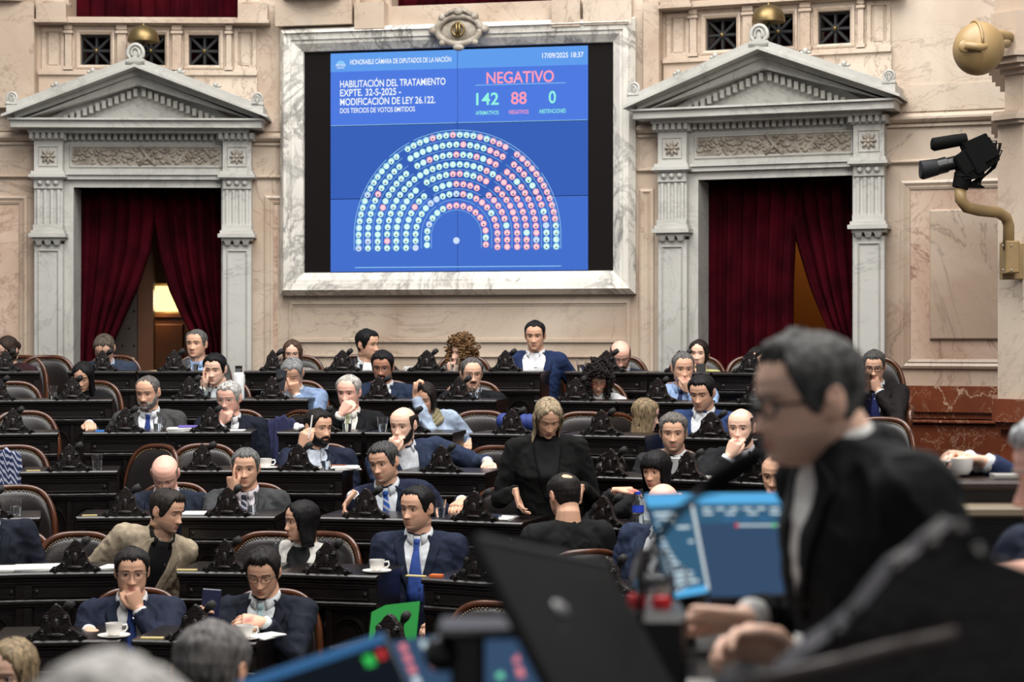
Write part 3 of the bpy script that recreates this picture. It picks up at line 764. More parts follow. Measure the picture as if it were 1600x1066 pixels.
# ================================================================== PEOPLE
def interp(tab, z):
    xs = [t[0] for t in tab]; ys = [t[1] for t in tab]
    return np.interp(z, xs, ys)
FRONT = [(-.118, .052), (-.110, .080), (-.100, .088), (-.085, .0885), (-.06, .0915), (-.03, .0905), (0, .0895), (.02, .0945), (.05, .095), (.08, .082), (.10, .056), (.112, .02), (.118, -.01)]
BACK = [(-.118, .00), (-.105, .018), (-.07, .052), (-.04, .078), (0, .098), (.03, .102), (.07, .094), (.10, .066), (.112, .04), (.118, .012)]
WIDE = [(-.118, .022), (-.110, .034), (-.095, .047), (-.075, .058), (-.05, .0645), (-.03, .0685), (0, .072), (.03, .0755), (.06, .0735), (.085, .060), (.10, .043), (.112, .022), (.118, .004)]
def head_xyz(az, z, hp):
    """az 0 = front (-y), positive towards +x; returns point of the head's surface"""
    jw = hp.get('jaw', 1.0); wd = hp.get('wide', 1.0)
    W = interp(WIDE, z) * wd * np.where(z < -.03, 1 + (jw - 1) * np.clip((-.03 - z) / .06, 0, 1), 1.0)
    Fy = interp(FRONT, z); By = interp(BACK, z)
    c = np.cos(az); s = np.sin(az)
    x = W * np.sign(s) * np.abs(s) ** .88
    y = np.where(c > 0, -Fy * np.abs(c) ** .82, By * np.abs(c) ** .92)
    fr = np.clip(c, 0, 1) ** 1.2; ax = np.abs(x)
    ns = hp.get('nose', 1.0)
    rid = np.clip((.012 - z) / .056, 0, 1) * np.clip((z + .054) / .009, 0, 1)
    wn = .0085 + .0085 * np.clip((-.02 - z) / .02, 0, 1)
    d = .0275 * ns * rid * np.exp(-(ax / wn) ** 2)
    d += .006 * np.exp(-((ax - .014) / .006) ** 2 - ((z + .043) / .007) ** 2)
    d -= .0135 * np.exp(-((ax - .032) / .017) ** 2 - ((z - .001) / .012) ** 2)
    d += .0055 * np.exp(-((ax - .028) / .024) ** 2 - ((z - .021) / .008) ** 2)
    d += .005 * np.exp(-((ax - .046) / .018) ** 2 - ((z + .026) / .016) ** 2)
    d += .0065 * np.exp(-(x / .021) ** 2 - ((z + .0665) / .0055) ** 2) + .0075 * np.exp(-(x / .019) ** 2 - ((z + .0785) / .006) ** 2)
    d -= .0035 * np.exp(-(x / .024) ** 2 - ((z + .0725) / .002) ** 2)
    d -= .004 * np.exp(-(x / .02) ** 2 - ((z + .090) / .006) ** 2)
    d += .007 * np.exp(-(x / .022) ** 2 - ((z + .104) / .011) ** 2)
    d -= .004 * np.exp(-((ax - .027) / .006) ** 2 - ((z + .056) / .016) ** 2)
    y = y - d * fr
    return np.stack([x, y, z * np.ones_like(x)], -1)
def head_grid(hp, nz, na, zlo=-.118, zhi=.118):
    t = np.linspace(0, PI, nz); z = (zhi + zlo) / 2 - (zhi - zlo) / 2 * np.cos(t)
    # more rings through the face
    z = np.sort(np.concatenate([z, np.linspace(-.10, .03, nz // 2)]))
    az = np.linspace(-PI, PI, na, endpoint=False)
    # concentrate columns at the face
    az = az - .45 * np.sin(az)
    A, Z = np.meshgrid(az, z)
    return A, Z, head_xyz(A, Z, hp)
def grid_faces(nz, na, wrap=True):
    return [(i * na + j, i * na + (j + 1) % na, (i + 1) * na + (j + 1) % na, (i + 1) * na + j) for i in range(nz - 1) for j in range(na if wrap else na - 1)]
def grid_normals(P):
    du = np.roll(P, -1, 1) - np.roll(P, 1, 1); dv = np.empty_like(P); dv[1:-1] = P[2:] - P[:-2]; dv[0] = P[1] - P[0]; dv[-1] = P[-1] - P[-2]
    n = np.cross(du, dv); n /= (np.linalg.norm(n, axis=-1, keepdims=True) + 1e-9)
    # outward
    s = np.sign((n * (P - np.array([0, .01, 0]))).sum(-1, keepdims=True)); return n * np.where(s == 0, 1, s)
def sstep(a, b, x):
    t = np.clip((x - a) / (b - a), 0, 1); return t * t * (3 - 2 * t)
SKIN = {'fair': (236, 192, 168), 'pink': (236, 182, 162), 'tan': (216, 168, 140), 'olive': (222, 176, 150), 'dark': (178, 128, 104)}
SKM = {}
def skin_mat():
    return mat('skin', (214, 165, 140), 0.48, spec=0.35, attr='tone', bump=0.06, bscale=140)
HAIRM = {}
def hair_mat(c):
    k = 'hair_%d_%d_%d' % c
    c2 = tuple(int(max(0, x * .55)) for x in c)
    return mat(k, c, 0.6, spec=0.22, rgb2=c2, nscale=7, ndet=6, stretch=(12, 12, 3), bump=0.35, bscale=16)
def cloth_mat(c, kind='wool'):
    k = 'cloth_%s_%d_%d_%d' % (kind, *c)
    if kind == 'stripe':
        if k in MATS: return MATS[k]
        m = mat(k, c, 0.85, spec=0.2); nt = m.node_tree; N = nt.nodes; L = nt.links
        tc = N.new('ShaderNodeTexCoord'); wv = N.new('ShaderNodeTexWave'); wv.inputs['Scale'].default_value = 14; wv.bands_direction = 'DIAGONAL'
        r = N.new('ShaderNodeValToRGB'); r.color_ramp.elements[0].color = (*lin(c), 1); r.color_ramp.elements[1].color = (*lin((168, 170, 186)), 1); r.color_ramp.elements[0].position = .55; r.color_ramp.elements[1].position = .75
        L.new(tc.outputs['Object'], wv.inputs[0]); L.new(wv.outputs[1], r.inputs[0]); L.new(r.outputs[0], N['Principled BSDF'].inputs['Base Color']); return m
    g_ = sum(c) / 3
    if kind == 'wool': c = tuple(int((x + (g_ - x) * .30) * (.80 if g_ < 110 else .95)) for x in c)
    c2 = tuple(int(x * .84) for x in c)
    return mat(k, c, 0.85 if kind == 'wool' else .7, spec=0.2, rgb2=c2, nscale=30, bump=0.12 if kind == 'wool' else .05, bscale=220)
def np_mesh(name, V_, F_, mats, smooth=True):
    me = D.meshes.new(name); me.from_pydata([tuple(v) for v in V_], [], F_)
    for m in mats if isinstance(mats, (list, tuple)) else [mats]: me.materials.append(m)
    if smooth: me.polygons.foreach_set('use_smooth', [True] * len(me.polygons))
    return me
def link(name, me, parent):
    o = D.objects.new(name, me); COL.objects.link(o); o.parent = parent; return o
def fbm(p, sc, seed=0):
    return noise.noise(Vector((p[0] * sc[0] + seed, p[1] * sc[1] + seed * 1.7, p[2] * sc[2] - seed)))

def hairline(az, style):
    """lower limit of the hair for each azimuth (0 front .. pi back)"""
    a = np.abs(az)
    if style == 'short': pts = [(0, .082), (.35, .086), (.7, .082), (.95, .05), (1.1, .012), (1.28, -.02), (1.42, -.026), (1.52, -.01), (1.75, .012), (1.95, -.03), (2.3, -.058), (PI, -.066)]
    elif style == 'full': pts = [(0, .073), (.35, .078), (.68, .076), (.92, .046), (1.08, .01), (1.25, -.02), (1.40, -.036), (1.55, -.02), (1.75, -.0), (1.95, -.05), (2.3, -.07), (PI, -.075)]
    elif style == 'recede': pts = [(0, .094), (.35, .098), (.7, .09), (.95, .055), (1.12, .02), (1.35, -.02), (1.5, -.01), (1.75, .01), (1.95, -.03), (2.3, -.058), (PI, -.066)]
    elif style == 'fringe': pts = [(0, .2), (.9, .2), (1.05, .06), (1.2, .01), (1.35, -.02), (1.55, -.005), (1.75, .01), (1.95, -.04), (2.3, -.06), (PI, -.066)]
    elif style == 'bangs': pts = [(0, .026), (.5, .024), (.8, .012), (1.0, -.06), (1.3, -.09), (1.6, -.09), (2.3, -.09), (PI, -.09)]
    else: pts = [(0, .088), (.25, .078), (.6, .058), (.85, .02), (1.05, -.04), (1.3, -.09), (1.6, -.09), (2.3, -.09), (PI, -.09)]
    return np.interp(a, [p[0] for p in pts], [p[1] for p in pts])
def make_hair(p, hp, seed, hi=False):
    """closed-looking shell of hair in head space, one mesh"""
    st = p['hair']; thick = p.get('hthick', .015) * .62
    nz, na = (64, 150) if hi else (44, 84)
    A, Z, P = head_grid(hp, nz, na); N = grid_normals(P)
    line = hairline(A + .0, 'fringe' if st == 'fringe' else st if st in ('short', 'full', 'recede', 'bangs') else 'long')
    line = line + .005 * np.sin(A * 17 + seed) * np.sin(A * 7 + 2 * seed) + .003 * np.sin(A * 41 + seed)
    m = sstep(-.008, .012, Z - line)
    if st == 'fringe':
        m *= 1 - sstep(.055, .075, Z) * (1 if p.get('bald', True) else 0)
    if st == 'recede' and p.get('crown'):                         # bald spot at the crown
        d = ((P - np.array([.0, .05, .10])) ** 2).sum(-1); m *= sstep(.0006, .0016, d)
    vol = np.ones_like(Z)
    if st in ('short', 'full', 'recede'): vol = .38 + .62 * sstep(.0, .085, Z)
    if st == 'fringe': vol = .55 * np.ones_like(Z)
    if p.get('quiff'): vol *= 1 + p['quiff'] * sstep(.5, 1, np.cos(A)) * sstep(.06, .1, Z)
    nz_, na_ = Z.shape
    nn = np.empty_like(Z)
    fr = p.get('strand', 1.0)
    for i in range(nz_):
        for j in range(na_):
            q = P[i, j]; nn[i, j] = .5 * fbm(q, (95, 60, 26), seed) + .5 * fbm(q, (34, 30, 14), seed + 5)
    off = -.004 + m * (.004 + thick * vol * (1 + .55 * fr * nn))
    if st == 'curly': off = -.004 + m * (.004 + thick * .8)
    Q = P + N * off[..., None]
    F_ = [f for f in grid_faces(nz_, na_) if any(m.flat[k] > .02 for k in f)]
    V_ = [tuple(v) for v in Q.reshape(-1, 3)]
    rnd = random.Random(seed)
    if st in ('long', 'bangs', 'tied', 'wavy', 'bob'):
        # hanging sheet behind and beside the face, built as a thick closed lock
        L = p.get('hlen', .22); a0 = p.get('face', 1.0); n1 = 46; n2 = 24; t0 = .035
        if st == 'tied': L = .05
        side = p.get('hside', 0)
        out = []
        for layer in (0, 1):
            for i in range(n2 + 1):
                t = i / n2; z = t0 - (L + t0) * t
                for j in range(n1 + 1):
                    s = j / n1; az = a0 + (2 * PI - 2 * a0) * s
                    zz = max(z, -.03); b = head_xyz(np.array(az if az <= PI else az - 2 * PI), np.array(zz), hp)
                    r = math.hypot(b[0], b[1] - .01)
                    fl = 1.0 + (.16 + .30 * p.get('flare', .3) * t) * (1 if layer == 0 else .72)
                    wv = .010 * math.sin(t * 9 + s * 7 + seed) if st == 'wavy' else .003 * math.sin(t * 5 + s * 9)
                    nz2 = noise.noise(Vector((s * 30 + seed, t * 1.6, layer * 2.0))) * .007 + noise.noise(Vector((s * 75 + seed, t * 2.5, 3))) * .0035
                    k = fl + (nz2 + wv) / max(r, .03)
                    if layer == 0: k *= 1 - .10 * max(0, t - .82) / .18
                    zend = z + noise.noise(Vector((s * 14, seed, 1))) * .02 * t
                    yb = (b[1] - .01) * k + .01
                    # the sheet falls in behind the neck and lies on the shoulders
                    yb += -.035 * t if az > 1.9 and az < 4.4 else .012 * t
                    out.append((b[0] * k + side * .05 * t, yb, zend))
        o0 = len(V_); V_ += out; w_ = n1 + 1; per = w_ * (n2 + 1)
        for l in (0, 1):
            for i in range(n2):
                for j in range(n1):
                    q = [o0 + l * per + i * w_ + j, o0 + l * per + i * w_ + j + 1, o0 + l * per + (i + 1) * w_ + j + 1, o0 + l * per + (i + 1) * w_ + j]
                    F_.append(tuple(q if l == 0 else q[::-1]))
        for i in range(n2):
            for j in (0, n1):
                a_ = o0 + i * w_ + j; F_.append((a_, a_ + w_, a_ + w_ + per, a_ + per))
        for j in range(n1):
            a_ = o0 + n2 * w_ + j; F_.append((a_, a_ + 1, a_ + 1 + per, a_ + per))
    if st == 'tied':
        mb = MB(); mb.ball((0, .125, -.01), (.035, .035, .04), 10, 8); o0 = len(V_); V_ += mb.v; F_ += [tuple(i + o0 for i in f) for f in mb.f]
    if st == 'curly':
        mb = MB(); R0 = p.get('curl', .045)
        for c_ in range(420):
            az = rnd.uniform(.75, 2 * PI - .75); zz = rnd.uniform(-.17, .118)
            if rnd.random() < .22: az = rnd.uniform(-.8, .8); zz = rnd.uniform(.075, .118)
            b = head_xyz(np.array((az + PI) % (2 * PI) - PI), np.array(max(zz, -.06)), hp)
            n_ = Vector((b[0], b[1] - .01, max(zz, -.02) * .7)).normalized(); c0 = Vector((b[0], b[1], zz)) + n_ * rnd.uniform(.008, R0)
            ax = Vector((rnd.uniform(-.5, .5), rnd.uniform(-.5, .5), -1)).normalized(); u_ = ax.orthogonal().normalized(); v_ = ax.cross(u_)
            rr = rnd.uniform(.008, .014); ph = rnd.uniform(0, 6)
            pts = [c0 + ax * (.05 * (i / 12 - .5)) + u_ * (rr * math.cos(ph + i * .9)) + v_ * (rr * math.sin(ph + i * .9)) for i in range(13)]
            mb.tube(pts, [.0035] + [.0062] * 11 + [.003], 5)
        o0 = len(V_); V_ += mb.v; F_ += [tuple(i + o0 for i in f) for f in mb.f]
    return V_, F_
def make_beard(p, hp, seed):
    A, Z, P = head_grid(hp, 40, 80); N = grid_normals(P); a = np.abs(A); x = np.abs(P[..., 0])
    st = p['beard']
    lip = 1 - np.exp(-((x / .024) ** 4) - ((Z + .0725) / .010) ** 4)
    if st == 'moustache': m = sstep(.034, .026, x) * sstep(-.068, -.063, Z) * sstep(-.050, -.055, Z) * (np.cos(A) > .4)
    elif st == 'goatee': m = sstep(.036, .026, x) * sstep(-.050, -.056, Z) * lip * (np.cos(A) > .2)
    else:
        top = np.interp(a, [0, .35, .6, .9, 1.2, 1.5], [-.052, -.055, -.066, -.058, -.024, -.004]); m = sstep(.004, -.006, Z - top) * lip * sstep(1.62, 1.5, a)
    t = p.get('bthick', .006)
    off = -.003 + m * (.003 + t)
    for i in range(Z.shape[0]):
        for j in range(Z.shape[1]):
            if m[i, j] > .05: off[i, j] += .25 * t * fbm(P[i, j], (160, 160, 70), seed)
    Q = P + N * off[..., None]
    return Q.reshape(-1, 3), [f for f in grid_faces(*Z.shape) if any(m.flat[k] > .1 for k in f)]
def hand_shapes(mb, W, fd, pn, thumb_side, curl=.5, spread=1.0, sc=1.0):
    """W wrist, fd finger direction, pn palm normal (out of the palm), thumb_side +-1 along fd x pn"""
    fd = Vector(fd).normalized(); pn = Vector(pn); pn = (pn - fd * pn.dot(fd)).normalized(); ac = fd.cross(pn).normalized() * thumb_side
    def q(a, l, n): return W + ac * (a * sc) + fd * (l * sc) + pn * (n * sc)
    # palm: flattened loft from the wrist to the knuckles
    rings = []
    for l, hw, th in ((-.02, .024, .019), (.0, .026, .018), (.03, .035, .016), (.06, .041, .014), (.09, .041, .012), (.098, .036, .009)):
        rings.append([q(hw * math.cos(2 * PI * i / 12) + .001, l, th * math.sin(2 * PI * i / 12)) for i in range(12)])
    mb.loft(rings)
    for k, (a, l0, L) in enumerate(((.031, .088, .070), (.0105, .094, .079), (-.0105, .092, .073), (-.030, .084, .057))):
        c = curl if not hasattr(curl, '__len__') else curl[k]
        pos = q(a, l0 - .012, 0); ang = 0; pts = [pos]; d0 = (fd + ac * (a * 1.6 * spread)).normalized()
        for seg, f in ((.46, 1.0), (.30, 1.15), (.24, .8)):
            ang += c * f
            d = d0 * math.cos(ang) + pn * math.sin(ang); pos = pos + d * ((L * seg + (.012 if seg == .46 else 0)) * sc); pts.append(pos)
        mid = [pts[0], pts[0].lerp(pts[1], .6), pts[1], pts[1].lerp(pts[2], .5), pts[2], pts[3]]
        r = (.0088 if k < 3 else .0076) * sc
        mb.tube(mid, [r * 1.05, r, r * 1.04, r * .94, r * .97, r * .7], 8); mb.ball(pts[3], r * .72, 6, 5)
    t0 = q(.018, .018, .004); t1 = q(.046, .050, .012); t2 = q(.052, .080, .020); t3 = q(.046, .104, .027)
    mb.tube([t0, t1, t2, t3], [.015 * sc, .0125 * sc, .0105 * sc, .0075 * sc], 8); mb.ball(t3, .0076 * sc, 6, 5)
def ik(S, W, up, fo, pole):
    d = W - S; L = d.length; mx = (up + fo) * .985
    if L > mx: W = S + d * (mx / L); d = W - S; L = mx
    d.normalize(); a = (up * up - fo * fo + L * L) / (2 * L); h = math.sqrt(max(up * up - a * a, 1e-6))
    pl = pole - d * pole.dot(d); pl = pl.normalized() if pl.length > 1e-4 else d.orthogonal().normalized()
    return S + d * a + pl * h, W
def tone_map(me, toW, hp, skin, p):
    co = mesh_np(me); inv = np.array(toW.inverted()); h = co @ inv[:3, :3].T + inv[:3, 3]
    base = np.array(lin(SKIN.get(skin, skin) if isinstance(skin, str) else skin)); x, y, z = h[:, 0], h[:, 1], h[:, 2]
    col = np.tile(base, (len(co), 1)); front = (y < -.03) & (np.abs(z) < .13)
    ax = np.abs(x)
    lips = np.exp(-(x / .022) ** 4 - ((z + .0725) / .0085) ** 4) * front
    lc = np.array(lin(p.get('lips', (168, 92, 84)))); col = col * (1 - lips[:, None] * .8) + lc * lips[:, None] * .8
    red = np.exp(-((ax - .045) / .02) ** 2 - ((z + .03) / .02) ** 2) * front * .25 + np.exp(-(x / .016) ** 2 - ((z + .04) / .014) ** 2) * front * .25
    red += ((ax > .066) & (np.abs(z) < .045) & (np.abs(y) < .04)) * .25
    rc = base * np.array([.93, .70, .66]); col = col * (1 - red[:, None]) + rc * red[:, None]
    if p.get('stubble'):
        s = sstep(-.048, -.062, z) * sstep(.03, -.02, y) * (z > -.15) * (1 - lips) * p['stubble']
        sc_ = np.array(lin((96, 84, 78))); col = col * (1 - s[:, None]) + sc_ * s[:, None]
    at_ = me.color_attributes.new('tone', 'FLOAT_COLOR', 'POINT')
    at_.data.foreach_set('color', np.concatenate([col, np.ones((len(co), 1))], 1).astype(np.float32).ravel())
PEOPLE = {}
def person(key, px, py, R=None, z=None, label='', **p):
    """head centre at photo point (px, py); R = radius of the bench arc, or z = distance"""
    seed = len(PEOPLE) + 3; rnd = random.Random(seed)
    fem = p.get('fem', False); z = z or on_arc(px, R)
    hc = at(px, py, z)
    if 'b' not in p and z > 6: p['b'] = .85 * math.degrees(math.atan2(CX - hc.x, hc.y - CY))
    g = Matrix.Rotation
    yaw, pit, rol = (p.get('h', (0, 0, 0)) + (0, 0, 0))[:3]
    hs = p.get('hs', .88 if fem else .925)
    RH = g(R_(yaw), 3, 'Z') @ g(R_(pit), 3, 'X') @ g(R_(rol), 3, 'Y')
    bd = p.get('b', 0); RN = g(R_(bd + (yaw - bd) * .35), 3, 'Z') @ g(R_(pit * .65), 3, 'X') @ g(R_(rol * .5), 3, 'Y')
    NB = hc + RN @ Vector((0, .034, -.130)) * hs + Vector((0, 0, -.012))
    NB += Vector((p.get('nx', 0), -p.get('ny', 0), p.get('nz', 0)))
    by = R_(p.get('b', 0)); lx, ly = p.get('lean', (0, .03))
    L = p.get('L', .50)
    PE = NB - Vector((lx, -ly, math.sqrt(max(L * L - lx * lx - ly * ly, .01))))
    fl = p.get('floor')
    if fl is None: fl = ROW_FLOOR(p.get('row', 4))
    root = thing('person', label, 'person', (PE.x, PE.y, fl)); O = Vector((PE.x, PE.y, fl))
    loc = lambda v: Vector(v) - O
    up = (NB - PE).normalized(); f0 = Vector((math.sin(by), -math.cos(by), 0)); rt = f0.cross(up); rt = -rt if rt.dot(Vector((math.cos(by), math.sin(by), 0))) < 0 else rt
    rt.normalize(); fw = up.cross(rt); fw = fw if fw.dot(f0) > 0 else -fw
    sw = p.get('sw', .86 if fem else 1.03); fat = p.get('fat', 1.0)
    def T(u, s, d): return loc(NB + rt * u - up * s + fw * d)
    hp = dict(jaw=p.get('jaw', .9 if fem else 1.03), wide=p.get('wide', 1.02 if fem else 1.07), nose=p.get('nose', .85 if fem else 1.05))
    MH = Matrix.Translation(loc(hc)) @ (RH.to_4x4() @ Matrix.Scale(hs, 4))
    hv = lambda v: MH @ Vector(v)
    near = z < 6
    vox = p.get('vox', .0032 if near else .0044 if z < 11 else .0052)
    # ---------------- body: head, neck, trunk, arms and hands in one surface
    mb = MB()
    A, Z, P = head_grid(hp, 56, 96)
    mb.add([hv(v) for v in P.reshape(-1, 3)], grid_faces(*Z.shape) + [tuple(range(96))[::-1], tuple(range((Z.shape[0] - 1) * 96, Z.shape[0] * 96))])
    nr = (.050 if fem else .060) * p.get('neck', 1.0)
    mb.tube([hv((0, .022, -.02)), hv((0, .022, -.075)), loc(NB) + up * .05, T(0, .0, 0), T(0, .08, -.005)], [nr * .9, nr, nr * 1.0, nr * 1.12, nr * 1.5], 14)
    for s in (-1, 1):                                            # ears
        Me = RH @ g(R_(-s * 18), 3, 'Z') @ g(R_(-8), 3, 'X')
        ew = hp['wide'] * .072
        if not p.get('hide_ears') and p.get('hair') not in ('long', 'bangs', 'wavy', 'bob', 'curly'):
            mb.ball(hv((s * (ew + .004), .012, -.006)), (.009 * hs, .019 * hs, .032 * hs), 10, 8, Me)
            pts = [hv((s * (ew + .010), .014 + .017 * math.cos(a), -.002 + .030 * math.sin(a))) for a in [i * .4 - 1.2 for i in range(12)]]
            mb.tube(pts, [.0042 * hs] * 12, 6)
    mb.tube([T(0, .05, 0), T(0, .2, .0), T(0, .4, 0), T(0, L, 0)], [(.10, .07), (.13, .08), (.12, .08), (.13, .09)], 12, nrm=rt)
    arms = []
    for s, key_ in ((-1, 'la'), (1, 'ra')):
        a = p.get(key_, 'lap'); S = T(s * .178 * sw, .068, -.005)
        ua, fa = .295 * p.get('armlen', 1), .265 * p.get('armlen', 1)
        opt = {}
        if isinstance(a, tuple): a, opt = a
        side = rt * s
        if isinstance(a, str) and a == 'lap':
            W = T(s * .13, .40, .26); fd = fw - side * .5 - up * .2; pn = -up; curl = .5
        elif isinstance(a, str) and a == 'down':
            W = T(s * .22, .60, .06); fd = -up + fw * .15; pn = -side; curl = .35
        elif isinstance(a, str) and a == 'desk':
            W = T(s * .10, .27, .33); fd = fw * .6 - side * .8; pn = -up; curl = .35
        elif isinstance(a, str) and a == 'chin':
            W = hv((-s * -.035 + opt.get('x', 0), -.098 - opt.get('d', 0), -.178)); fd = RH @ Vector((-s * .35, -.05, 1)); pn = RH @ Vector((-s * .5, .9, .1)); curl = .95
        elif isinstance(a, str) and a == 'cheek':
            W = hv((s * .076, -.075, -.150)); fd = RH @ Vector((s * .12, .06, 1)); pn = RH @ Vector((-s * .7, .6, 0)); curl = (.12, 1.1, 1.25, 1.2)
        elif isinstance(a, str) and a == 'mouth':
            W = hv((s * .052, -.135, -.172)); fd = RH @ Vector((-s * .45, .05, 1)); pn = RH @ Vector((-s * .2, 1, .0)); curl = (.55, .65, .75, .8)
        elif isinstance(a, str) and a == 'brow':
            W = hv((s * .045, -.135, -.125)); fd = RH @ Vector((-s * .15, .1, 1)); pn = RH @ Vector((-s * .3, 1, 0)); curl = (.35, .95, 1.05, 1.1)
        else:
            W = loc(at(a[0], a[1], z - a[2])); fd = side * -.3 + fw; pn = -up; curl = .45
        if 'fd' in opt: fd = Vector((opt['fd'][0], -opt['fd'][1], opt['fd'][2]))
        if 'pn' in opt: pn = Vector((opt['pn'][0], -opt['pn'][1], opt['pn'][2]))
        curl = opt.get('curl', curl)
        face_ = isinstance(a, str) and a in ('chin', 'cheek', 'mouth', 'brow')
        pole = side * opt.get('out', .55 if face_ else .35) - up * 1.0 - fw * opt.get('back', -.75 if face_ else .25)
        if 'pole' in opt: pole = Vector((opt['pole'][0], -opt['pole'][1], opt['pole'][2]))
        E, W = ik(S, W, ua, fa, pole)
        arms.append((S, E, W, Vector(fd).normalized(), s, opt))
        ar = .78 if fem else 1.0
        mb.tube([T(s * .09, .075, -.005), S, S.lerp(E, .5), E, E.lerp(W, .35), W - (W - E).normalized() * .02, W + Vector(fd).normalized() * .012],
                [.045 * ar, .045 * ar, .036 * ar, .026 * ar if p.get('sleeve', 1) >= 1 else .036 * ar, .030 * ar if p.get('sleeve', 1) >= 1 else .037 * ar, .026 * ar, .025 * ar], 10)
        fdn = Vector(fd).normalized(); pnn = Vector(pn); pnn = (pnn - fdn * pnn.dot(fdn)).normalized()
        ts = s * opt.get('thumb', 1)
        # thumb points to the body's mid line when the palm looks down
        base = fdn.cross(pnn); 
        hand_shapes(mb, W, fdn, pnn, ts, curl, opt.get('spread', 1.0), .92 if fem else 1.0)
    bm_ = voxel(mb, vox, 2 if near else 1, 'body')
    skin = p.get('skin', 'olive'); tone_map(bm_, MH, hp, skin, p)
    bm_.materials.clear(); bm_.materials.append(skin_mat()); bm_.polygons.foreach_set('use_smooth', [True] * len(bm_.polygons))
    link('body', bm_, root)
    # ---------------- eyes, brows
    if not p.get('closed'):
        gz = p.get('gaze', (0, 12 if pit > 12 else 4))
        for s in (-1, 1):
            mb = MB()
            c = Vector((s * .031, -.0722, .0005)); Mg = g(R_(gz[0]), 3, 'Z') @ g(R_(gz[1]), 3, 'X')
            mb.cur = 0; mb.ball(hv(c), .0122 * hs, 14, 10)
            mb.cur = 1; d = Mg @ Vector((0, -1, 0)); M3 = RH @ Mg @ g(PI / 2, 3, 'X')
            mb.lathe([(.0001, .0127 * hs), (.003 * hs, .0126 * hs), (.0062 * hs, .0114 * hs), (.0066 * hs, .0098 * hs)], hv(c), 12, M3)
            link('eye', mb.mesh('eye', [mat('eye_white', (186, 176, 168), .3), mat('iris', p.get('iris', (44, 30, 22)), .15)]), root).data.polygons.foreach_set('use_smooth', [True] * len(mb.f))
    up_ = p.get('lid', 20 if pit < 12 else 2); lo_ = -26
    if p.get('closed'): up_ = -30
    for s in (-1, 1):                                            # eyelids over the eyeball
        c = Vector((s * .031, -.0722, .0005))
        for a0, a1 in ((up_, 80), (-80, lo_)):
            if p.get('closed') and a1 < 0: a1 = -29
            gr = []; lid = MB()
            for i in range(6):
                e = R_(a0 + (a1 - a0) * i / 5)
                gr.append([hv(c + Vector((.0136 * math.sin(t) * 1.12, -.0136 * math.cos(e) * math.cos(t) , .0136 * math.sin(e) * (.45 + .55 * math.cos(t))))) for t in [R_(-85 + 17 * j) for j in range(11)]])
            lid.loft(gr, cap=False, closed=False)
            lo = link('eyelid', lid.mesh('eyelid', [mat('lid_%s' % p.get('skin', 'olive'), tuple(int(c * .93) for c in SKIN[p.get('skin', 'olive')]), .5)]), root)
            lo.data.polygons.foreach_set('use_smooth', [True] * len(lo.data.polygons)); md = lo.modifiers.new('t', 'SOLIDIFY'); md.thickness = .0012
    for s in (-1, 1):                                            # upper lids and lash line
        mb = MB()
        pts = []
        for i in range(7):
            t = i / 6; x = .017 + .030 * t; zz = (.0045 if not p.get('closed') else -.005) + .003 * math.sin(PI * t) * (1 if not p.get('closed') else -1)
            y = -.0722 - math.sqrt(max(.0140 ** 2 - (x - .031) ** 2 - zz * zz * .6, 1e-6)); pts.append(hv((s * x, y + .0005, zz)))
        mb.tube(pts, [.0007 * hs] + [.0012 * hs] * 5 + [.0008 * hs], 5)
        link('eyelash', mb.mesh('eyelash', [mat('lash', (40, 28, 24), .6)]), root)
    hcol = p.get('hcol', (38, 28, 24)); bcol = p.get('bcol', tuple(int(c * .8) for c in hcol))
    for s in (-1, 1):
        pts = []; rr = []; mb = MB()
        for i in range(8):
            t = i / 7; x = .013 + .040 * t; zz = .0205 + .006 * math.sin(PI * (t * .75 + .12)) - .003 * t
            y = head_xyz(np.array(math.asin(min(x / .078, 1))), np.array(zz), hp)
            # nearest surface point at that x
            az = np.linspace(0, 1.3, 60); q = head_xyz(az, np.full(60, zz), hp); k = int(np.argmin(np.abs(q[:, 0] - x)))
            pts.append(hv((s * x, q[k, 1] - .0008, zz))); rr.append((.0028 if not fem else .0020) * hs * (1 - .55 * t) * p.get('browt', 1))
        mb.tube(pts, rr, 6)
        link('eyebrow', mb.mesh('eyebrow', [hair_mat(bcol)]), root)
    # ---------------- hair, beard
    if p.get('hair', 'short') != 'none':
        p.setdefault('hair', 'short')
        V_, F_ = make_hair(p, hp, seed, near)
        link('hair', np_mesh('hair', [hv(v) for v in V_], F_, hair_mat(hcol)), root)
    if p.get('beard'):
        V_, F_ = make_beard(p, hp, seed)
        link('beard' if p['beard'] != 'moustache' else 'moustache', np_mesh('beard', [hv(v) for v in V_], F_, hair_mat(p.get('bdcol', hcol))), root)
    # ---------------- glasses
    if p.get('glasses'):
        mb = MB(); gw, gh = p.get('gsize', (.024, .017)); rr = p.get('grim', .0016); zc = p.get('gz', -.002)
        for s in (-1, 1):
            mb.cur = 0
            ring = [(s * .033 + gw * (abs(math.cos(a)) ** .7) * (1 if math.cos(a) > 0 else -1), -.101 + .18 * (.033 + s * s * 0) * 0 + .25 * max(0, abs(s * .033 + gw * math.cos(a)) - .03) , zc + gh * (abs(math.sin(a)) ** .8) * (1 if math.sin(a) > 0 else -1)) for a in [i * 2 * PI / 20 for i in range(21)]]
            mb.tube([hv(v) for v in ring], [rr * hs] * 21, 5)
            mb.tube([hv((s * .057, -.095, zc + .006)), hv((s * .074, -.06, zc + .006)), hv((s * .078, .005, zc + .004)), hv((s * .078, .025, zc - .012))], [rr * hs] * 4, 5)
        mb.tube([hv((-.011, -.104, zc + .003)), hv((0, -.110, zc + .006)), hv((.011, -.104, zc + .003))], [rr * hs] * 3, 5)
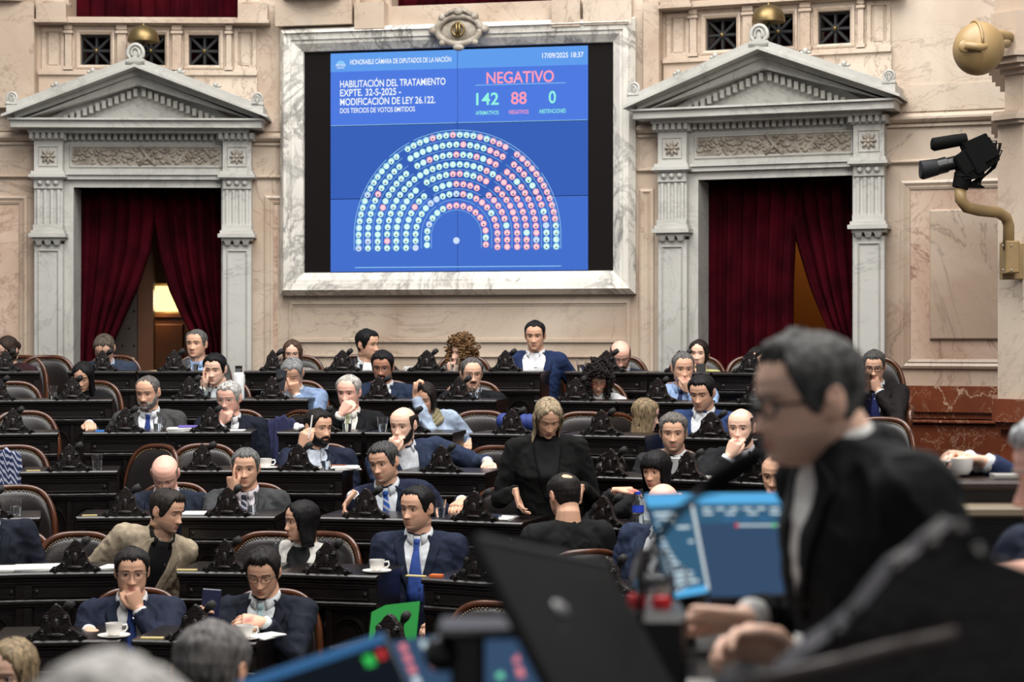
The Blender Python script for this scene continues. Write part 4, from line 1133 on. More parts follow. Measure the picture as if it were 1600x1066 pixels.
        go = link('glasses', mb.mesh('glasses', [mat('rim_%d_%d_%d' % p['glasses'], p['glasses'], .3)]), root)
    # ---------------- jacket / top as one continuous cloth surface
    jk = p.get('jacket', (30, 34, 48)); Lw = L + .06
    def torso_rings(e, top=-.03):
        tab = [(top, .066, .062, .0), (.005, .082, .068, -.002), (.035, .125, .080, -.004), (.065, .172, .094, -.004), (.11, .192, .112, .004), (.19, .192, .124 * fat, .010), (.28, .178, .128 * fat, .014), (.38, .172, .132 * fat, .014), (.48, .182, .135, .006), (Lw, .186, .135, .0)]
        if fem: tab = [(a, b * .97, c + (.022 if .15 < a < .25 else 0), d + (.012 if .15 < a < .25 else 0)) for a, b, c, d in tab]
        rings = []
        for s_, hw, hd, dd in tab:
            k = sw if s_ > .03 else 1
            rings.append([T((hw * k * (1 + (fat - 1) * .7 * (s_ > .15)) + e) * math.copysign(abs(math.cos(a)) ** .85, math.cos(a)), s_, dd + (hd + e) * math.copysign(abs(math.sin(a)) ** .9, math.sin(a))) for a in [2 * PI * i / 28 for i in range(28)]])
        return rings
    mb = MB(); mb.loft(torso_rings(0.0, p.get('jtop', -.012)))
    bare = p.get('sleeve', 1.0)                                  # share of the arm covered
    for S, E, W, fd, s, opt in arms:
        mb.ball(S, .070 * (.88 if fem else 1), 12, 8)
        mb.tube([T(s * .06, .03, -.01), T(s * .12, .045, -.008), S + up * .004], [.045, .055, .062 * (.9 if fem else 1)], 10)
        k = .86 if fem else 1.0
        We = W - fd * .005 - (W - E).normalized() * .012
        if bare >= 1: mb.tube([S, S.lerp(E, .5), E, E.lerp(We, .5), We], [.070 * k, .064 * k, .060 * k, .050 * k, .042 * k], 12); mb.ball(E, .058 * k, 10, 7)
        elif bare > .45: mb.tube([S, S.lerp(E, .5), E, E.lerp(W, .1)], [.068 * k, .060 * k, .054 * k, .050 * k], 12)
        else: mb.tube([S, S.lerp(E, bare * 2)], [.066 * k, .060 * k], 12)
    jv = .0075 if near else .0105
    jm = voxel(mb, jv, 4, 'jacket')
    co = mesh_np(jm); nr_ = np.empty(len(jm.vertices) * 3); jm.vertices.foreach_get('normal', nr_); nr_ = nr_.reshape(-1, 3)
    am = p.get('wrinkle', .0055)
    for i in range(len(co)):
        q = co[i]; v = noise.noise(Vector((q[0] * 9 + seed, q[1] * 9, q[2] * 16 + q[0] * 8))) + .6 * noise.noise(Vector((q[0] * 24 + q[2] * 14 + seed, q[1] * 22, q[2] * 20)))
        v = 1 - 2 * abs(v) if v > -.2 else v
        co[i] = q + nr_[i] * (am * v * .8)
    jm.vertices.foreach_set('co', co.ravel()); jm.update()
    jn = p.get('jname', 'jacket'); jm.materials.clear(); jm.materials.append(cloth_mat(jk, p.get('jkind', 'wool'))); jm.polygons.foreach_set('use_smooth', [True] * len(jm.polygons))
    jacket_o = link(jn, jm, root)
    tm_ = MB(); tm_.loft(torso_rings(0.0, p.get('jtop', -.012)))
    tb = BVHTree.FromPolygons([tuple(v) for v in tm_.v], tm_.f)
    bvh = BVHTree.FromPolygons([tuple(v) for v in co], [tuple(pl.vertices) for pl in jm.polygons])
    fwl = fw.copy()
    def proj(u, s_, off):
        o_ = T(u, s_, .6); hit = bvh.ray_cast(o_, -fwl, 1.0)
        ht = tb.ray_cast(o_, -fwl, 1.0)[0]
        h_ = hit[0] if hit[0] is not None else T(u, s_, .07)
        if ht is not None and (hit[0] is None or (h_ - ht).dot(fwl) > .012): h_ = ht + fwl * .006
        lim = T(u, s_, .055)
        if (h_ - lim).dot(fwl) < 0: h_ = h_ + fwl * ((lim - h_).dot(fwl))
        return h_ + fwl * off
    def patch(name, cols, m, th=.004, off=.0, nm=None, par=None):
        # cols: list of (s, uL, uR); m columns
        V_ = []; n = len(cols)
        for s_, a_, b_ in cols:
            for j in range(m + 1): V_.append(proj(a_ + (b_ - a_) * j / m, s_, off))
        F_ = [(i * (m + 1) + j, i * (m + 1) + j + 1, (i + 1) * (m + 1) + j + 1, (i + 1) * (m + 1) + j) for i in range(n - 1) for j in range(m)]
        me = np_mesh(name, V_, F_, nm); o = link(name, me, par or root)
        md = o.modifiers.new('t', 'SOLIDIFY'); md.thickness = th; md.offset = 0
        return o
    sh = p.get('shirt'); sv_ = p.get('vdepth', .32); vw = p.get('vwide', .070)
    n = 16; S_ = [(.004 + (sv_ - .004) * i / n) for i in range(n + 1)]
    hwf = lambda s_: vw * (1 - max(0, s_ - .03) / (sv_ - .03)) ** .8 * min(1, .62 + s_ * 9) + .004
    if sh:
        shirt_o = patch('shirt', [(s_, -hwf(s_) - .012, hwf(s_) + .012) for s_ in S_], 10, .003, .003, cloth_mat(sh, 'cotton'))
        # folded collar round the neck
        mb = MB(); V_ = []; m = 30; gap = .28 if p.get('tie') else .50
        cr = nr * 1.06
        cz = hv((0, .022, -.115)) * .0
        for r_, zz in ((cr * 1.02, -.012), (cr * 1.0, .026), (cr * 1.07, .024), (cr * 1.20, -.006)):
            for j in range(m + 1):
                a = gap + (2 * PI - 2 * gap) * j / m; fr = max(0, math.cos(a))
                dz = zz - .030 * fr * (1 if zz > .02 else 1.0) - (.020 * fr ** 3 if zz < 0 and r_ > cr * 1.1 else 0)
                V_.append(T(r_ * math.sin(a) * (1 + .12 * fr), -dz - .004, r_ * math.cos(a) * 1.04 + .012 + (.003 * fr if r_ > cr * 1.1 else 0)))
        F_ = [(i * (m + 1) + j, i * (m + 1) + j + 1, (i + 1) * (m + 1) + j + 1, (i + 1) * (m + 1) + j) for i in range(3) for j in range(m)]
        co_ = link('collar', np_mesh('collar', V_, F_, cloth_mat(sh, 'cotton')), shirt_o); md = co_.modifiers.new('t', 'SOLIDIFY'); md.thickness = .003; md.offset = 0
        if bare >= 1:
            for S, E, W, fd, s, opt in arms:
                mb = MB(); d = (W - E).normalized(); mb.tube([W - d * .035, W - d * .012, W - d * .002 + fd * .004], [.036, .035, .0345], 14)
                link('cuff', mb.mesh('cuff', [cloth_mat(sh, 'cotton')]), shirt_o).data.polygons.foreach_set('use_smooth', [True] * len(mb.f))
    if p.get('tie'):
        tw = lambda s_: .016 if s_ < .05 else .012 + .030 * min(1, (s_ - .05) / .2)
        cols = [(s_, -tw(s_), tw(s_)) for s_ in [.018, .03, .048, .056, .08, .12, .16, .2, .24, .28, min(sv_, .32) + .01]]
        tie_o = patch('tie', cols, 4, .004, .009, cloth_mat(p['tie'], p.get('tkind', 'silk')))
        mb = MB(); mb.ball(T(0, .032, .088), (.017, .012, .017), 8, 6, Matrix((rt, fw, up)).transposed()); link('tie_knot', mb.mesh('tie_knot', [cloth_mat(p['tie'], 'silk')]), tie_o)
    if sh and p.get('lapel', True):
        for s in (-1, 1):
            cols = []
            for s_ in [.0 + (sv_ + .02) * i / 18 for i in range(19)]:
                a_ = hwf(min(s_, sv_ - .001)) * s; t = s_ / sv_
                wd = .052 * min(1, t * 4 + .3) * (1 - .75 * max(0, t - .3) / .7) if t < 1 else .008
                if .26 < t < .33: wd *= .8
                cols.append((s_, a_ - s * .003, a_ + s * wd))
            patch('lapel', cols, 4, .005, .007, cloth_mat(tuple(int(c * .96) for c in jk), p.get('jkind', 'wool')), jacket_o)
        V_ = []; m = 24
        for r_, zz in ((nr * 1.30, -.02), (nr * 1.28, .022), (nr * 1.38, .020), (nr * 1.55, -.022)):
            for j in range(m + 1):
                a = 1.05 + (2 * PI - 2.1) * j / m; fr = max(0, math.cos(a))
                V_.append(T(r_ * math.sin(a), -zz + .012 + .035 * fr, r_ * math.cos(a) + .008))
        F_ = [(i * (m + 1) + j, i * (m + 1) + j + 1, (i + 1) * (m + 1) + j + 1, (i + 1) * (m + 1) + j) for i in range(3) for j in range(m)]
        co_ = link('jacket_collar', np_mesh('jacket_collar', V_, F_, cloth_mat(jk, p.get('jkind', 'wool'))), jacket_o); md = co_.modifiers.new('t', 'SOLIDIFY'); md.thickness = .005; md.offset = 0
    if p.get('pin'):
        mb = MB(); q = proj(.085, .13, .012); mb.ball(q, (.007, .004, .007), 8, 5); link('lapel_pin', mb.mesh('lapel_pin', [mat('pin_white', (220, 224, 230), .3)]), jacket_o)
    if p.get('neckline'):                                        # skin shown in a neckline, as the wearer's undershirt opening
        patch('neckline', [(s_, -hwf(s_), hwf(s_)) for s_ in S_], 8, .002, .003, mat('skin_%s' % skin, SKIN[skin], .5))
    if p.get('inner'):                                           # V-shaped insert of the top under an open jacket
        patch('blouse', [(s_, -hwf(s_) - .01, hwf(s_) + .01) for s_ in S_], 8, .003, .004, cloth_mat(p['inner'], 'cotton'))
    if p.get('sleevecol'):                                       # short sleeves of another colour under a waistcoat
        for S, E, W, fd, s, opt in arms:
            mb = MB(); mb.tube([T(s * .15 * sw, .05, -.004), S + up * .006, S.lerp(E, .35), S.lerp(E, .72)], [.060, .074, .066, .058], 14)
            link('short_sleeve', mb.mesh('short_sleeve', [cloth_mat(p['sleevecol'], 'cotton')]), root).data.polygons.foreach_set('use_smooth', [True] * len(mb.f))
    if p.get('scarf'):
        mb = MB()
        for k in range(3):
            r_ = .075 + .012 * k; zz = .012 - .022 * k
            pts = [T(r_ * math.sin(a) * 1.05, -zz + .03 * max(0, math.cos(a)), r_ * math.cos(a) + .012) for a in [2 * PI * i / 20 for i in range(21)]]
            mb.tube(pts, [.020 + .004 * math.sin(i * 1.7 + k) for i in range(21)], 8)
        link('scarf', mb.mesh('scarf', [cloth_mat(p['scarf'], 'cotton')]), root).data.polygons.foreach_set('use_smooth', [True] * len(mb.f))
    # ---------------- legs
    if p.get('legs', True):
        tc = p.get('trouser', tuple(int(c * .8) for c in jk)); mb = MB()
        pel = T(0, L, 0); mb.ball(pel, (.17 * sw, .13, .11), 14, 8)
        for s in (-1, 1):
            hip = T(s * .09, L, 0)
            if p.get('stand'):
                knee = Vector((hip.x + s * .01, hip.y - .02, hip.z * .52)); ank = Vector((hip.x + s * .02, hip.y + .01, .09))
            else:
                ff = Vector((fw.x, fw.y, 0)).normalized() if Vector((fw.x, fw.y, 0)).length > .1 else f0
                knee = hip + ff * .36 + rt * (s * .03); knee.z = max(.40, min(.56, hip.z)); ank = knee - ff * .02; ank.z = .09
            if s in p.get('knee', {}): knee = knee + Vector(p['knee'][s]); ank = Vector((knee.x, knee.y + .05, .09))
            mb.tube([hip, hip.lerp(knee, .5), knee, knee.lerp(ank, .5), ank], [.088, .078, .064, .060, .052], 12)
            ff2 = Vector((fw.x, fw.y, 0)).normalized()
            shoes = MB(); shoes.tube([ank + Vector((0, 0, -.045)) - ff2 * .05, ank + Vector((0, 0, -.045)) + ff2 * .05, ank + Vector((0, 0, -.055)) + ff2 * .17], [.042, .045, .030], 10); link('shoe', shoes.mesh('shoe', [mat('black_shoe', (18, 16, 15), .35)]), root)
        tm = voxel(mb, .014, 3, 'trousers'); tm.materials.clear(); tm.materials.append(cloth_mat(tc)); tm.polygons.foreach_set('use_smooth', [True] * len(tm.polygons))
        link('trousers', tm, root)
    info = dict(root=root, PE=PE, NB=NB, z=z, fl=fl, by=by, hc=hc, hv=lambda v: hv(v) + O, T=lambda u, s_, d: T(u, s_, d) + O, hands=[(W + O, fd) for S, E, W, fd, s, opt in arms], key=key, row=p.get('row'))
    PEOPLE[key] = info
    return info
# ================================================================== BENCHES: desks, chairs, microphones
def polar(px, R, zz=None):
    z = on_arc(px, R); p = at(px, HOR, z); th = math.atan2(p.x - CX, p.y - CY)
    return Vector((p.x, p.y, zz if zz is not None else 0)), th
def crest_mb(mb, c=(0, 0, 0), k=1.0, th=.03):
    half = [(.126, 0), (.125, .010), (.112, .020), (.096, .024), (.080, .032), (.066, .046), (.057, .066), (.054, .084), (.046, .102), (.030, .114), (.018, .130), (.006, .138)]
    ol = [(c[0] - x * k, c[2] + z * k) for x, z in half] + [(c[0] + x * k, c[2] + z * k) for x, z in half[::-1]]
    mb.prism(ol[::-1], c[1], c[1] + th * k)
    for s in (-1, 1):
        for (x, z, r) in ((.100, .013, .012), (.055, .034, .014), (.038, .086, .013)):
            pts = [(c[0] + s * (x + r * (1 - i / 16) * math.cos(i * .75)) * k, c[1] - .004 * k - i * .0007 * k, c[2] + (z + r * (1 - i / 16) * math.sin(i * .75)) * k) for i in range(14)]
            mb.tube(pts, [.0042 * k] * 14, 6)
    mb.ball((c[0], c[1] + th * .4 * k, c[2] + .134 * k), (.010 * k, .012 * k, .010 * k), 10, 7)
    mb.ball((c[0], c[1] - .002, c[2] + .055 * k), (.016 * k, .006 * k, .032 * k), 10, 7); mb.ball((c[0], c[1] - .006, c[2] + .020 * k), (.040 * k, .005 * k, .009 * k), 8, 6)
def make_desk():
    t = thing('bench_desk', 'x', 'desk'); H = DESK_H; w = .29
    mb = MB(); mb.bbox(-w - .008, w + .008, -.035, .40, H - .028, H, .008); mb.bbox(-w, w, -.018, .38, H - .045, H - .028, .006); mb.build('worktop', M_WOOD, t)
    mb = MB()
    mb.box(-w, -w + .02, .0, .36, .0, H - .045); mb.box(w - .02, w, .0, .36, .0, H - .045); mb.box(-w + .02, w - .02, .02, .04, .0, H - .045)
    mb.bbox(-w, w, -.004, .02, H - .135, H - .045, .004)
    mb.bbox(-w, w, -.022, .02, H - .160, H - .135, .006); mb.bbox(-w, w, -.014, .02, H - .172, H - .160, .004)
    mb.bbox(-w, w, -.014, .02, H - .060, H - .045, .005)
    frame_ring(mb, -w + .05, w - .05, H - .128, H - .068, [(0, .004), (.004, .010), (.010, .002), (.012, .003)])
    for a, b in ((-w, -w + .055), (w - .055, w)): mb.bbox(a, b, -.006, .02, .0, H - .172, .006)
    mb.bbox(-w, w, -.016, .02, .0, .09, .008)
    for s in (-1, 1):
        cx = s * .115
        pts = [(cx - .095, .012, .12)] + [(cx - .095 * math.cos(a), .012, .60 + .105 * math.sin(a)) for a in [PI * i / 12 for i in range(13)]] + [(cx + .095, .012, .12)]
        mb.tube(pts, [.010] * len(pts), 6)
        mb.tube([(x * .8 + cx * .2, y + .004, z * .97) for x, y, z in pts], [.006] * len(pts), 6)
    mb.bbox(-.018, .018, -.004, .02, .09, H - .172, .005)
    mb.build('carcass', M_WOOD, t)
    mb = MB()
    for i in range(17): mb.ball((-.17 + .02125 * i, .001, H - .098), .0055, 6, 4)
    for s in (-1, 1): mb.ball((s * .215, -.002, H - .098), (.015, .009, .015), 8, 6)
    mb.build('studs', M_WOODC, t, True)
    mb = MB(); crest_mb(mb, (0, -.02, H), 1.12); mb.build('crest', M_WOODC, t, SM)
    return t
def make_chair():
    t = thing('bench_armchair', 'x', 'chair')
    def edge(u):                                   # boundary of the backrest: u in -1..1 along the arch
        a = u * PI * .5
        x = .235 * math.copysign(abs(math.sin(a)) ** .62, a); z = .58 + .44 * abs(math.cos(a)) ** .50
        return x, z
    def yb(x, z): return .235 + .10 * (z - .5) - .9 * x * x
    # leather shell
    nu, nv = 26, 12; fr = []; bk = []
    for i in range(nv + 1):
        v = i / nv
        for j in range(nu + 1):
            u = -1 + 2 * j / nu; x, z = edge(u); x *= .94; zz = .56 + (z - .56) * v * .975
            pad = .030 * (1 - abs(u) ** 4) * (1 - (2 * v - 1) ** 6)
            fr.append((x, yb(x, zz) - pad - .008, zz)); bk.append((x, yb(x, zz) + .022, zz))
    mb = MB(); n = nu + 1; N0 = len(fr)
    f = [(i * n + j, i * n + j + 1, (i + 1) * n + j + 1, (i + 1) * n + j) for i in range(nv) for j in range(nu)]
    f += [tuple(N0 + k for k in q[::-1]) for q in f]
    for j in range(nu):
        f.append((nv * n + j, nv * n + j + 1, N0 + nv * n + j + 1, N0 + nv * n + j)); f.append((j, j + 1, N0 + j + 1, N0 + j))
    mb.add(fr + bk, f); mb.build('backrest', M_LEATHER, t, True)
    us = [-1 + 2 * i / 40 for i in range(41)]
    pts = [(-.232, yb(.232, .48) - .0, .48)] + [(edge(u)[0], yb(edge(u)[0], edge(u)[1]), edge(u)[1]) for u in us] + [(.232, yb(.232, .48), .48)]
    mb = MB(); mb.tube(pts, [(.017, .014)] * len(pts), 10); mb.build('back_frame', M_FRAME, t, True)
    mb = MB()
    for i in range(46):
        u = -.97 + 1.94 * i / 45; x, z = edge(u); x *= .90; z = .58 + (z - .58) * .955
        mb.ball((x, yb(x, z) - .016, z), .0045, 6, 4)
    mb.build('tacks', mat('tack_brass', (150, 128, 96), .3, metal=.9), t, True)
    mb = MB(); mb.loft([[(.23 * math.copysign(abs(math.cos(a)) ** .5, math.cos(a)) * k, -.0 + .24 * math.copysign(abs(math.sin(a)) ** .5, math.sin(a)) * k, z) for a in [2 * PI * i / 24 for i in range(24)]] for k, z in ((.9, .36), (1, .38), (1, .43), (.93, .46), (.6, .475))])
    mb.build('seat', M_LEATHER, t, SM)
    for s in (-1, 1):
        mb = MB(); mb.tube([(s * .235, .20, .66), (s * .262, .06, .665), (s * .262, -.10, .66), (s * .25, -.17, .635), (s * .245, -.18, .56), (s * .235, -.15, .42)], [.02, .024, .026, .024, .02, .02], 10)
        mb.build('armrest', M_FRAME, t, True)
    mb = MB(); mb.lathe([(.03, .08), (.03, .36), (.06, .37)], (0, 0, 0), 14); mb.build('pedestal', M_WOOD, t, SM)
    for i in range(5):
        a = i * 2 * PI / 5 + .3; mb = MB(); mb.tube([(0, 0, .10), (.12 * math.cos(a), .12 * math.sin(a), .09), (.24 * math.cos(a), .24 * math.sin(a), .045)], [.028, .024, .018], 8)
        mb.ball((.24 * math.cos(a), .24 * math.sin(a), .025), .025, 8, 6); mb.build('leg', M_WOOD, t, True)
    return t
def make_mic():
    t = thing('desk_microphone', 'x', 'microphone')
    mb = MB(); mb.bbox(-.03, .03, -.02, .03, 0, .014, .005); mb.build('base', M_BLACK, t)
    pts = [(0, .01, .01), (0, .014, .05), (.006, .010, .085), (.020, .000, .112)]
    mb = MB(); mb.tube(pts, .0045, 6); mb.build('gooseneck', M_BLACK, t, True)
    mb = MB(); mb.tube([(.012, .002, .104), (.034, -.006, .126), (.052, -.012, .138)], [.011, .018, .015], 10); mb.build('capsule', mat('mic_foam', (24, 22, 22), .7, bump=.4, bscale=300), t, True)
    return t
proto = {}
used = set()
def first_or_dup(kind, make, loc, th, label, group, scale=None):
    if kind not in proto:
        proto[kind] = make(); o = proto[kind]; o.location = loc; o.rotation_euler = (0, 0, -th); o['label'] = label
        if group: o['group'] = group
        if scale: o.scale = scale
        return o
    return dup(proto[kind], loc, -th, label, group, scale)
def desk(row, pxc, wpx, who, mic=True):
    """who: words saying whose place this is"""
    R = ROW_R(row); P, th = polar(pxc, R, ROW_FLOOR(row)); z = P.y
    wm = wpx * z / F / max(math.cos(th), .5)
    first_or_dup('desk', make_desk, P, th, 'carved black wood desk %s' % who, 'bench desks', (wm / .596, 1, 1))
    if mic:
        r = Vector((math.sin(th), math.cos(th), 0)); t = Vector((math.cos(th), -math.sin(th), 0))
        rr = random.Random(int(pxc) + row)
        first_or_dup('mic', make_mic, P + r * .055 + t * .012 + Vector((0, 0, DESK_H)), th + rr.uniform(-.5, .5), 'black gooseneck microphone on desk %s' % who, 'bench microphones', (1.15,) * 3)
def chair(row, px, label, rot=0, back=.56, s=1.0):
    P, th = polar(px, ROW_R(row) + back, ROW_FLOOR(row))
    return first_or_dup('chair', make_chair, P, th + R_(rot), label, 'bench armchairs', (s, s, s))
def desk_pt(px, row, back=.12): return polar(px, ROW_R(row) + back, ROW_TOP(row))
# ================================================================== THE DEPUTIES
W_ = (222, 224, 228); GREYH = (128, 124, 120); LGREY = (168, 164, 158); WHITEH = (206, 202, 196); DARK = (34, 27, 24); BROWN = (74, 54, 40); BLACKH = (20, 18, 19)
NAVY = (30, 38, 62); INK = (24, 28, 42); BLK = (20, 20, 22)
WHO = {}
def dep(key, px, py, row, who, label, R=None, seat=True, **p):
    p['row'] = row; WHO[key] = who
    i = person(key, px, py, R=(R or ROW_R(row) + .55), label=label, **p)
    if seat and not p.get('stand'):
        b = R_(p.get('b', 0)); rx = math.cos(0)
        th = -b
        q = Vector((i['PE'].x, i['PE'].y, i['fl']))
        f = Vector((math.sin(b), -math.cos(b), 0))
        first_or_dup('chair', make_chair, q + f * .02, th, 'brown leather armchair under %s' % who, 'bench armchairs')
    return i
# back row
dep('r1a', 12, 547, 1, 'the woman in maroon', 'dark-haired woman in a maroon jacket at the left edge of the back row', fem=True, hair='tied', hcol=(58, 42, 34), h=(-28, 22), jacket=(70, 26, 36), inner=(30, 26, 26), skin='fair', la=((2, 585, .2), {'fd': (.2, .1, 1), 'pn': (0, -1, 0), 'curl': .9}), closed=True)
dep('r1b', 163, 545, 1, 'the bowed man in slate blue', 'man in glasses and slate blue suit bowing his brown-grey head before the left curtain', hair='short', hcol=(96, 84, 72), h=(4, 38), glasses=(60, 50, 50), jacket=(58, 76, 108), shirt=(190, 205, 226), skin='olive', closed=True, lean=(0, .1))
dep('r1c', 307, 538, 1, 'the man in grey by the left curtain', 'stern grey-haired man in grey jacket and sky blue shirt before the left doorway', hair='short', hcol=(112, 108, 104), h=(-12, -2), jacket=(104, 102, 98), shirt=(160, 188, 228), tie=(28, 30, 48), skin='tan', hthick=.02)
dep('r1d', 457, 552, 1, 'the long-haired woman in glasses', 'woman with long brown hair and glasses behind the man in a light blue suit', fem=True, hair='long', hcol=(92, 68, 54), h=(2, 8), hlen=.24, glasses=(40, 30, 30), jacket=(158, 148, 140), skin='fair', jname='sweater')
dep('r1e', 574, 538, 1, 'the man in an open white shirt', 'black-haired man in an open white shirt and dark jacket turning toward the right', hair='full', hcol=BLACKH, h=(58, 4, -4), jacket=(34, 38, 50), shirt=W_, vwide=.10, vdepth=.42, skin='tan', ra=((655, 585, .05), {'out': 1.2}), b=12, lean=(.05, .05), hthick=.024)
dep('r1f', 722, 552, 1, 'the woman with curly blond hair', 'woman with curly dark blond hair, red lips and white top resting her chin', fem=True, hair='curly', hcol=(140, 104, 68), h=(-48, 0, 10), jacket=(214, 210, 208), skin='fair', lips=(178, 30, 40), ra='chin', jname='blouse', curl=.06)
dep('r1g', 836, 524, 1, 'the upright man in royal blue', 'upright man in a royal blue suit and open white shirt below the big screen', hair='short', hcol=BLACKH, h=(-8, 8), jacket=(32, 58, 122), shirt=(230, 230, 232), vwide=.095, vdepth=.5, skin='tan', ra=((905, 585, .1), {'out': .8}), L=.55, hthick=.018)
dep('r1h', 969, 555, 1, 'the bald man in navy with glasses', 'balding bearded man in glasses and navy suit looking down in the back row', hair='fringe', hcol=(70, 58, 50), beard='full', h=(2, 30), glasses=(40, 36, 36), jacket=(32, 42, 74), shirt=(200, 206, 216), skin='pink', closed=True)
dep('r1i', 1092, 553, 1, 'the woman in the yellow top', 'dark-haired woman in a yellow top beside the right doorway', fem=True, hair='tied', hcol=(44, 30, 26), h=(-16, 0), jacket=(226, 222, 120), skin='fair', sleeve=.45, la=((1090, 604, .25), {'fd': (0, .1, 1), 'pn': (0, -1, 0)}), ra='lap', jname='blouse', lips=(170, 70, 80))
dep('r1j', 1185, 565, 1, 'the man hidden behind the speaker', 'man in a blue suit mostly hidden behind the standing speaker', hair='short', hcol=DARK, h=(0, 10), jacket=(36, 52, 92), shirt=W_)
dep('r1k', 1366, 572, 1, 'the man in dark brown at the row end', 'man in black glasses and dark brown suit touching his mouth beside the marble panel', R=ROW_R(1) + .42, hair='full', hcol=(84, 82, 80), h=(-14, 14), glasses=(14, 14, 14), grim=.0026, jacket=(42, 34, 34), shirt=W_, tie=(30, 40, 90), skin='olive', ra='chin', la='lap', b=-8, hthick=.02)
# second row
dep('r2a', 130, 588, 2, 'the woman with a phone', 'woman with long black hair in black looking down at her phone', fem=True, hair='long', hcol=BLACKH, h=(-4, 22), jacket=(22, 22, 24), skin='tan', la=((112, 634, .3), {}), ra=((148, 634, .3), {'fd': (-.7, .6, .1), 'pn': (0, -.4, .9)}), closed=True, hlen=.2)
dep('r2b', 336, 577, 2, 'the young man holding his cheek', 'young black-haired man in dark navy propping his cheek on his fingers', hair='full', hcol=BLACKH, h=(-10, 8), jacket=(26, 30, 48), shirt=(196, 204, 204), skin='fair', la='cheek', ra='lap', b=-20, lean=(.06, .05), hthick=.024, lid=5)
dep('r2c', 457, 583, 2, 'the man in a light blue suit', 'grey-haired man in a light blue suit bowing over the phone in his hand', hair='full', hcol=(150, 150, 150), h=(-6, 28), jacket=(128, 158, 208), shirt=(214, 218, 224), skin='tan', ra='brow', la=((432, 618, .28), {'fd': (.2, .2, 1), 'pn': (.1, -1, .3), 'curl': .5}), glasses=(120, 120, 120), closed=True, fat=1.08)
dep('r2d', 598, 573, 2, 'the man with goatee and glasses', 'man with goatee and glasses in a blue suit with patterned tie', hair='full', hcol=BLACKH, beard='goatee', h=(-6, 10), glasses=(30, 26, 26), jacket=(38, 58, 100), shirt=W_, tie=(64, 66, 90), tkind='stripe', skin='dark', fat=1.06, hthick=.026)
dep('r2e', 737, 584, 2, 'the moustached man with side hair', 'moustached man with glasses and long side hair in a black suit', hair='recede', hcol=(104, 100, 98), beard='moustache', bdcol=(110, 92, 80), h=(10, 6), glasses=(60, 54, 50), jacket=(26, 28, 34), shirt=(196, 210, 226), skin='olive', hthick=.022)
dep('r2f', 934, 592, 2, 'the woman with red glasses', 'woman with dark curly hair, red glasses and a white blouse looking down', fem=True, hair='curly', hcol=(40, 32, 30), h=(4, 30), glasses=(190, 40, 40), jacket=(226, 226, 226), skin='tan', closed=True, jname='blouse', curl=.055, fat=1.1, ra='desk')
dep('r2g', 1067, 575, 2, 'the man in a pale blue shirt', 'grey-haired man in a pale blue shirt covering his mouth with a hand', hair='short', hcol=(112, 108, 106), h=(4, 8), jacket=(158, 184, 226), jname='dress_shirt', jkind='cotton', skin='tan', ra='mouth', shirt=(158, 184, 226), lapel=False, tie=(40, 52, 90), stubble=.3)
# third row
dep('r3a', 231, 613, 3, 'the grey-suited man with beard', 'balding man with grey beard in grey suit and blue tie stretching one arm aside', hair='recede', hcol=(110, 104, 100), beard='full', bdcol=(150, 144, 138), h=(-12, 10), jacket=(92, 92, 92), shirt=(226, 228, 232), tie=(36, 56, 124), skin='tan', la=((138, 662, .0), {'out': 1.3, 'back': .5}), trouser=(150, 108, 58), knee={-1: (-.36, .05, .12)}, hthick=.010)
dep('r3b', 358, 622, 3, 'the white-haired man with moustache', 'white-haired man with moustache and glasses in navy holding his chin', hair='full', hcol=WHITEH, beard='moustache', bdcol=(200, 196, 190), h=(-14, 10), glasses=(150, 140, 130), jacket=(30, 36, 60), shirt=(226, 226, 226), tie=(34, 34, 38), skin='pink', la='chin', hthick=.02)
dep('r3c', 545, 613, 3, 'the old man with clasped hand', 'old white-haired man in a black suit raising his hand before his chest', hair='recede', hcol=(206, 200, 192), h=(-14, 6), jacket=(26, 27, 32), shirt=(228, 224, 214), tie=(150, 156, 110), skin='pink', la=((532, 648, .32), {'fd': (.5, 0, .8), 'pn': (.6, -.8, 0), 'curl': .8}), hthick=.024)
dep('r3d', 664, 622, 3, 'the woman with an olive scarf', 'woman with dark tied hair, olive scarf and pale blue blouse leaning left', R=ROW_R(3) + .62, fem=True, hair='bob', hcol=(40, 32, 30), hlen=.08, h=(-14, 16), jacket=(170, 192, 224), skin='tan', scarf=(140, 130, 100), la=((648, 618, .1), {'fd': (0, 0, 1), 'pn': (1, 0, 0), 'curl': .9}), ra=((735, 690, .1), {}), lean=(-.14, .1), jname='blouse', lid=4)
dep('r3e', 1008, 648, 3, 'the blond woman turned aside', 'blond long-haired woman in black turning toward the man in blue', fem=True, hair='long', hcol=(150, 128, 98), hlen=.24, h=(82, 12), jacket=(24, 24, 28), skin='fair', face=.75, b=40)
dep('r3f', 1097, 613, 3, 'the man in bright blue', 'black-haired man in a bright blue suit looking down to the left', hair='full', hcol=BLACKH, h=(-26, 16), jacket=(40, 74, 150), shirt=W_, skin='tan', stubble=.3, hthick=.024)
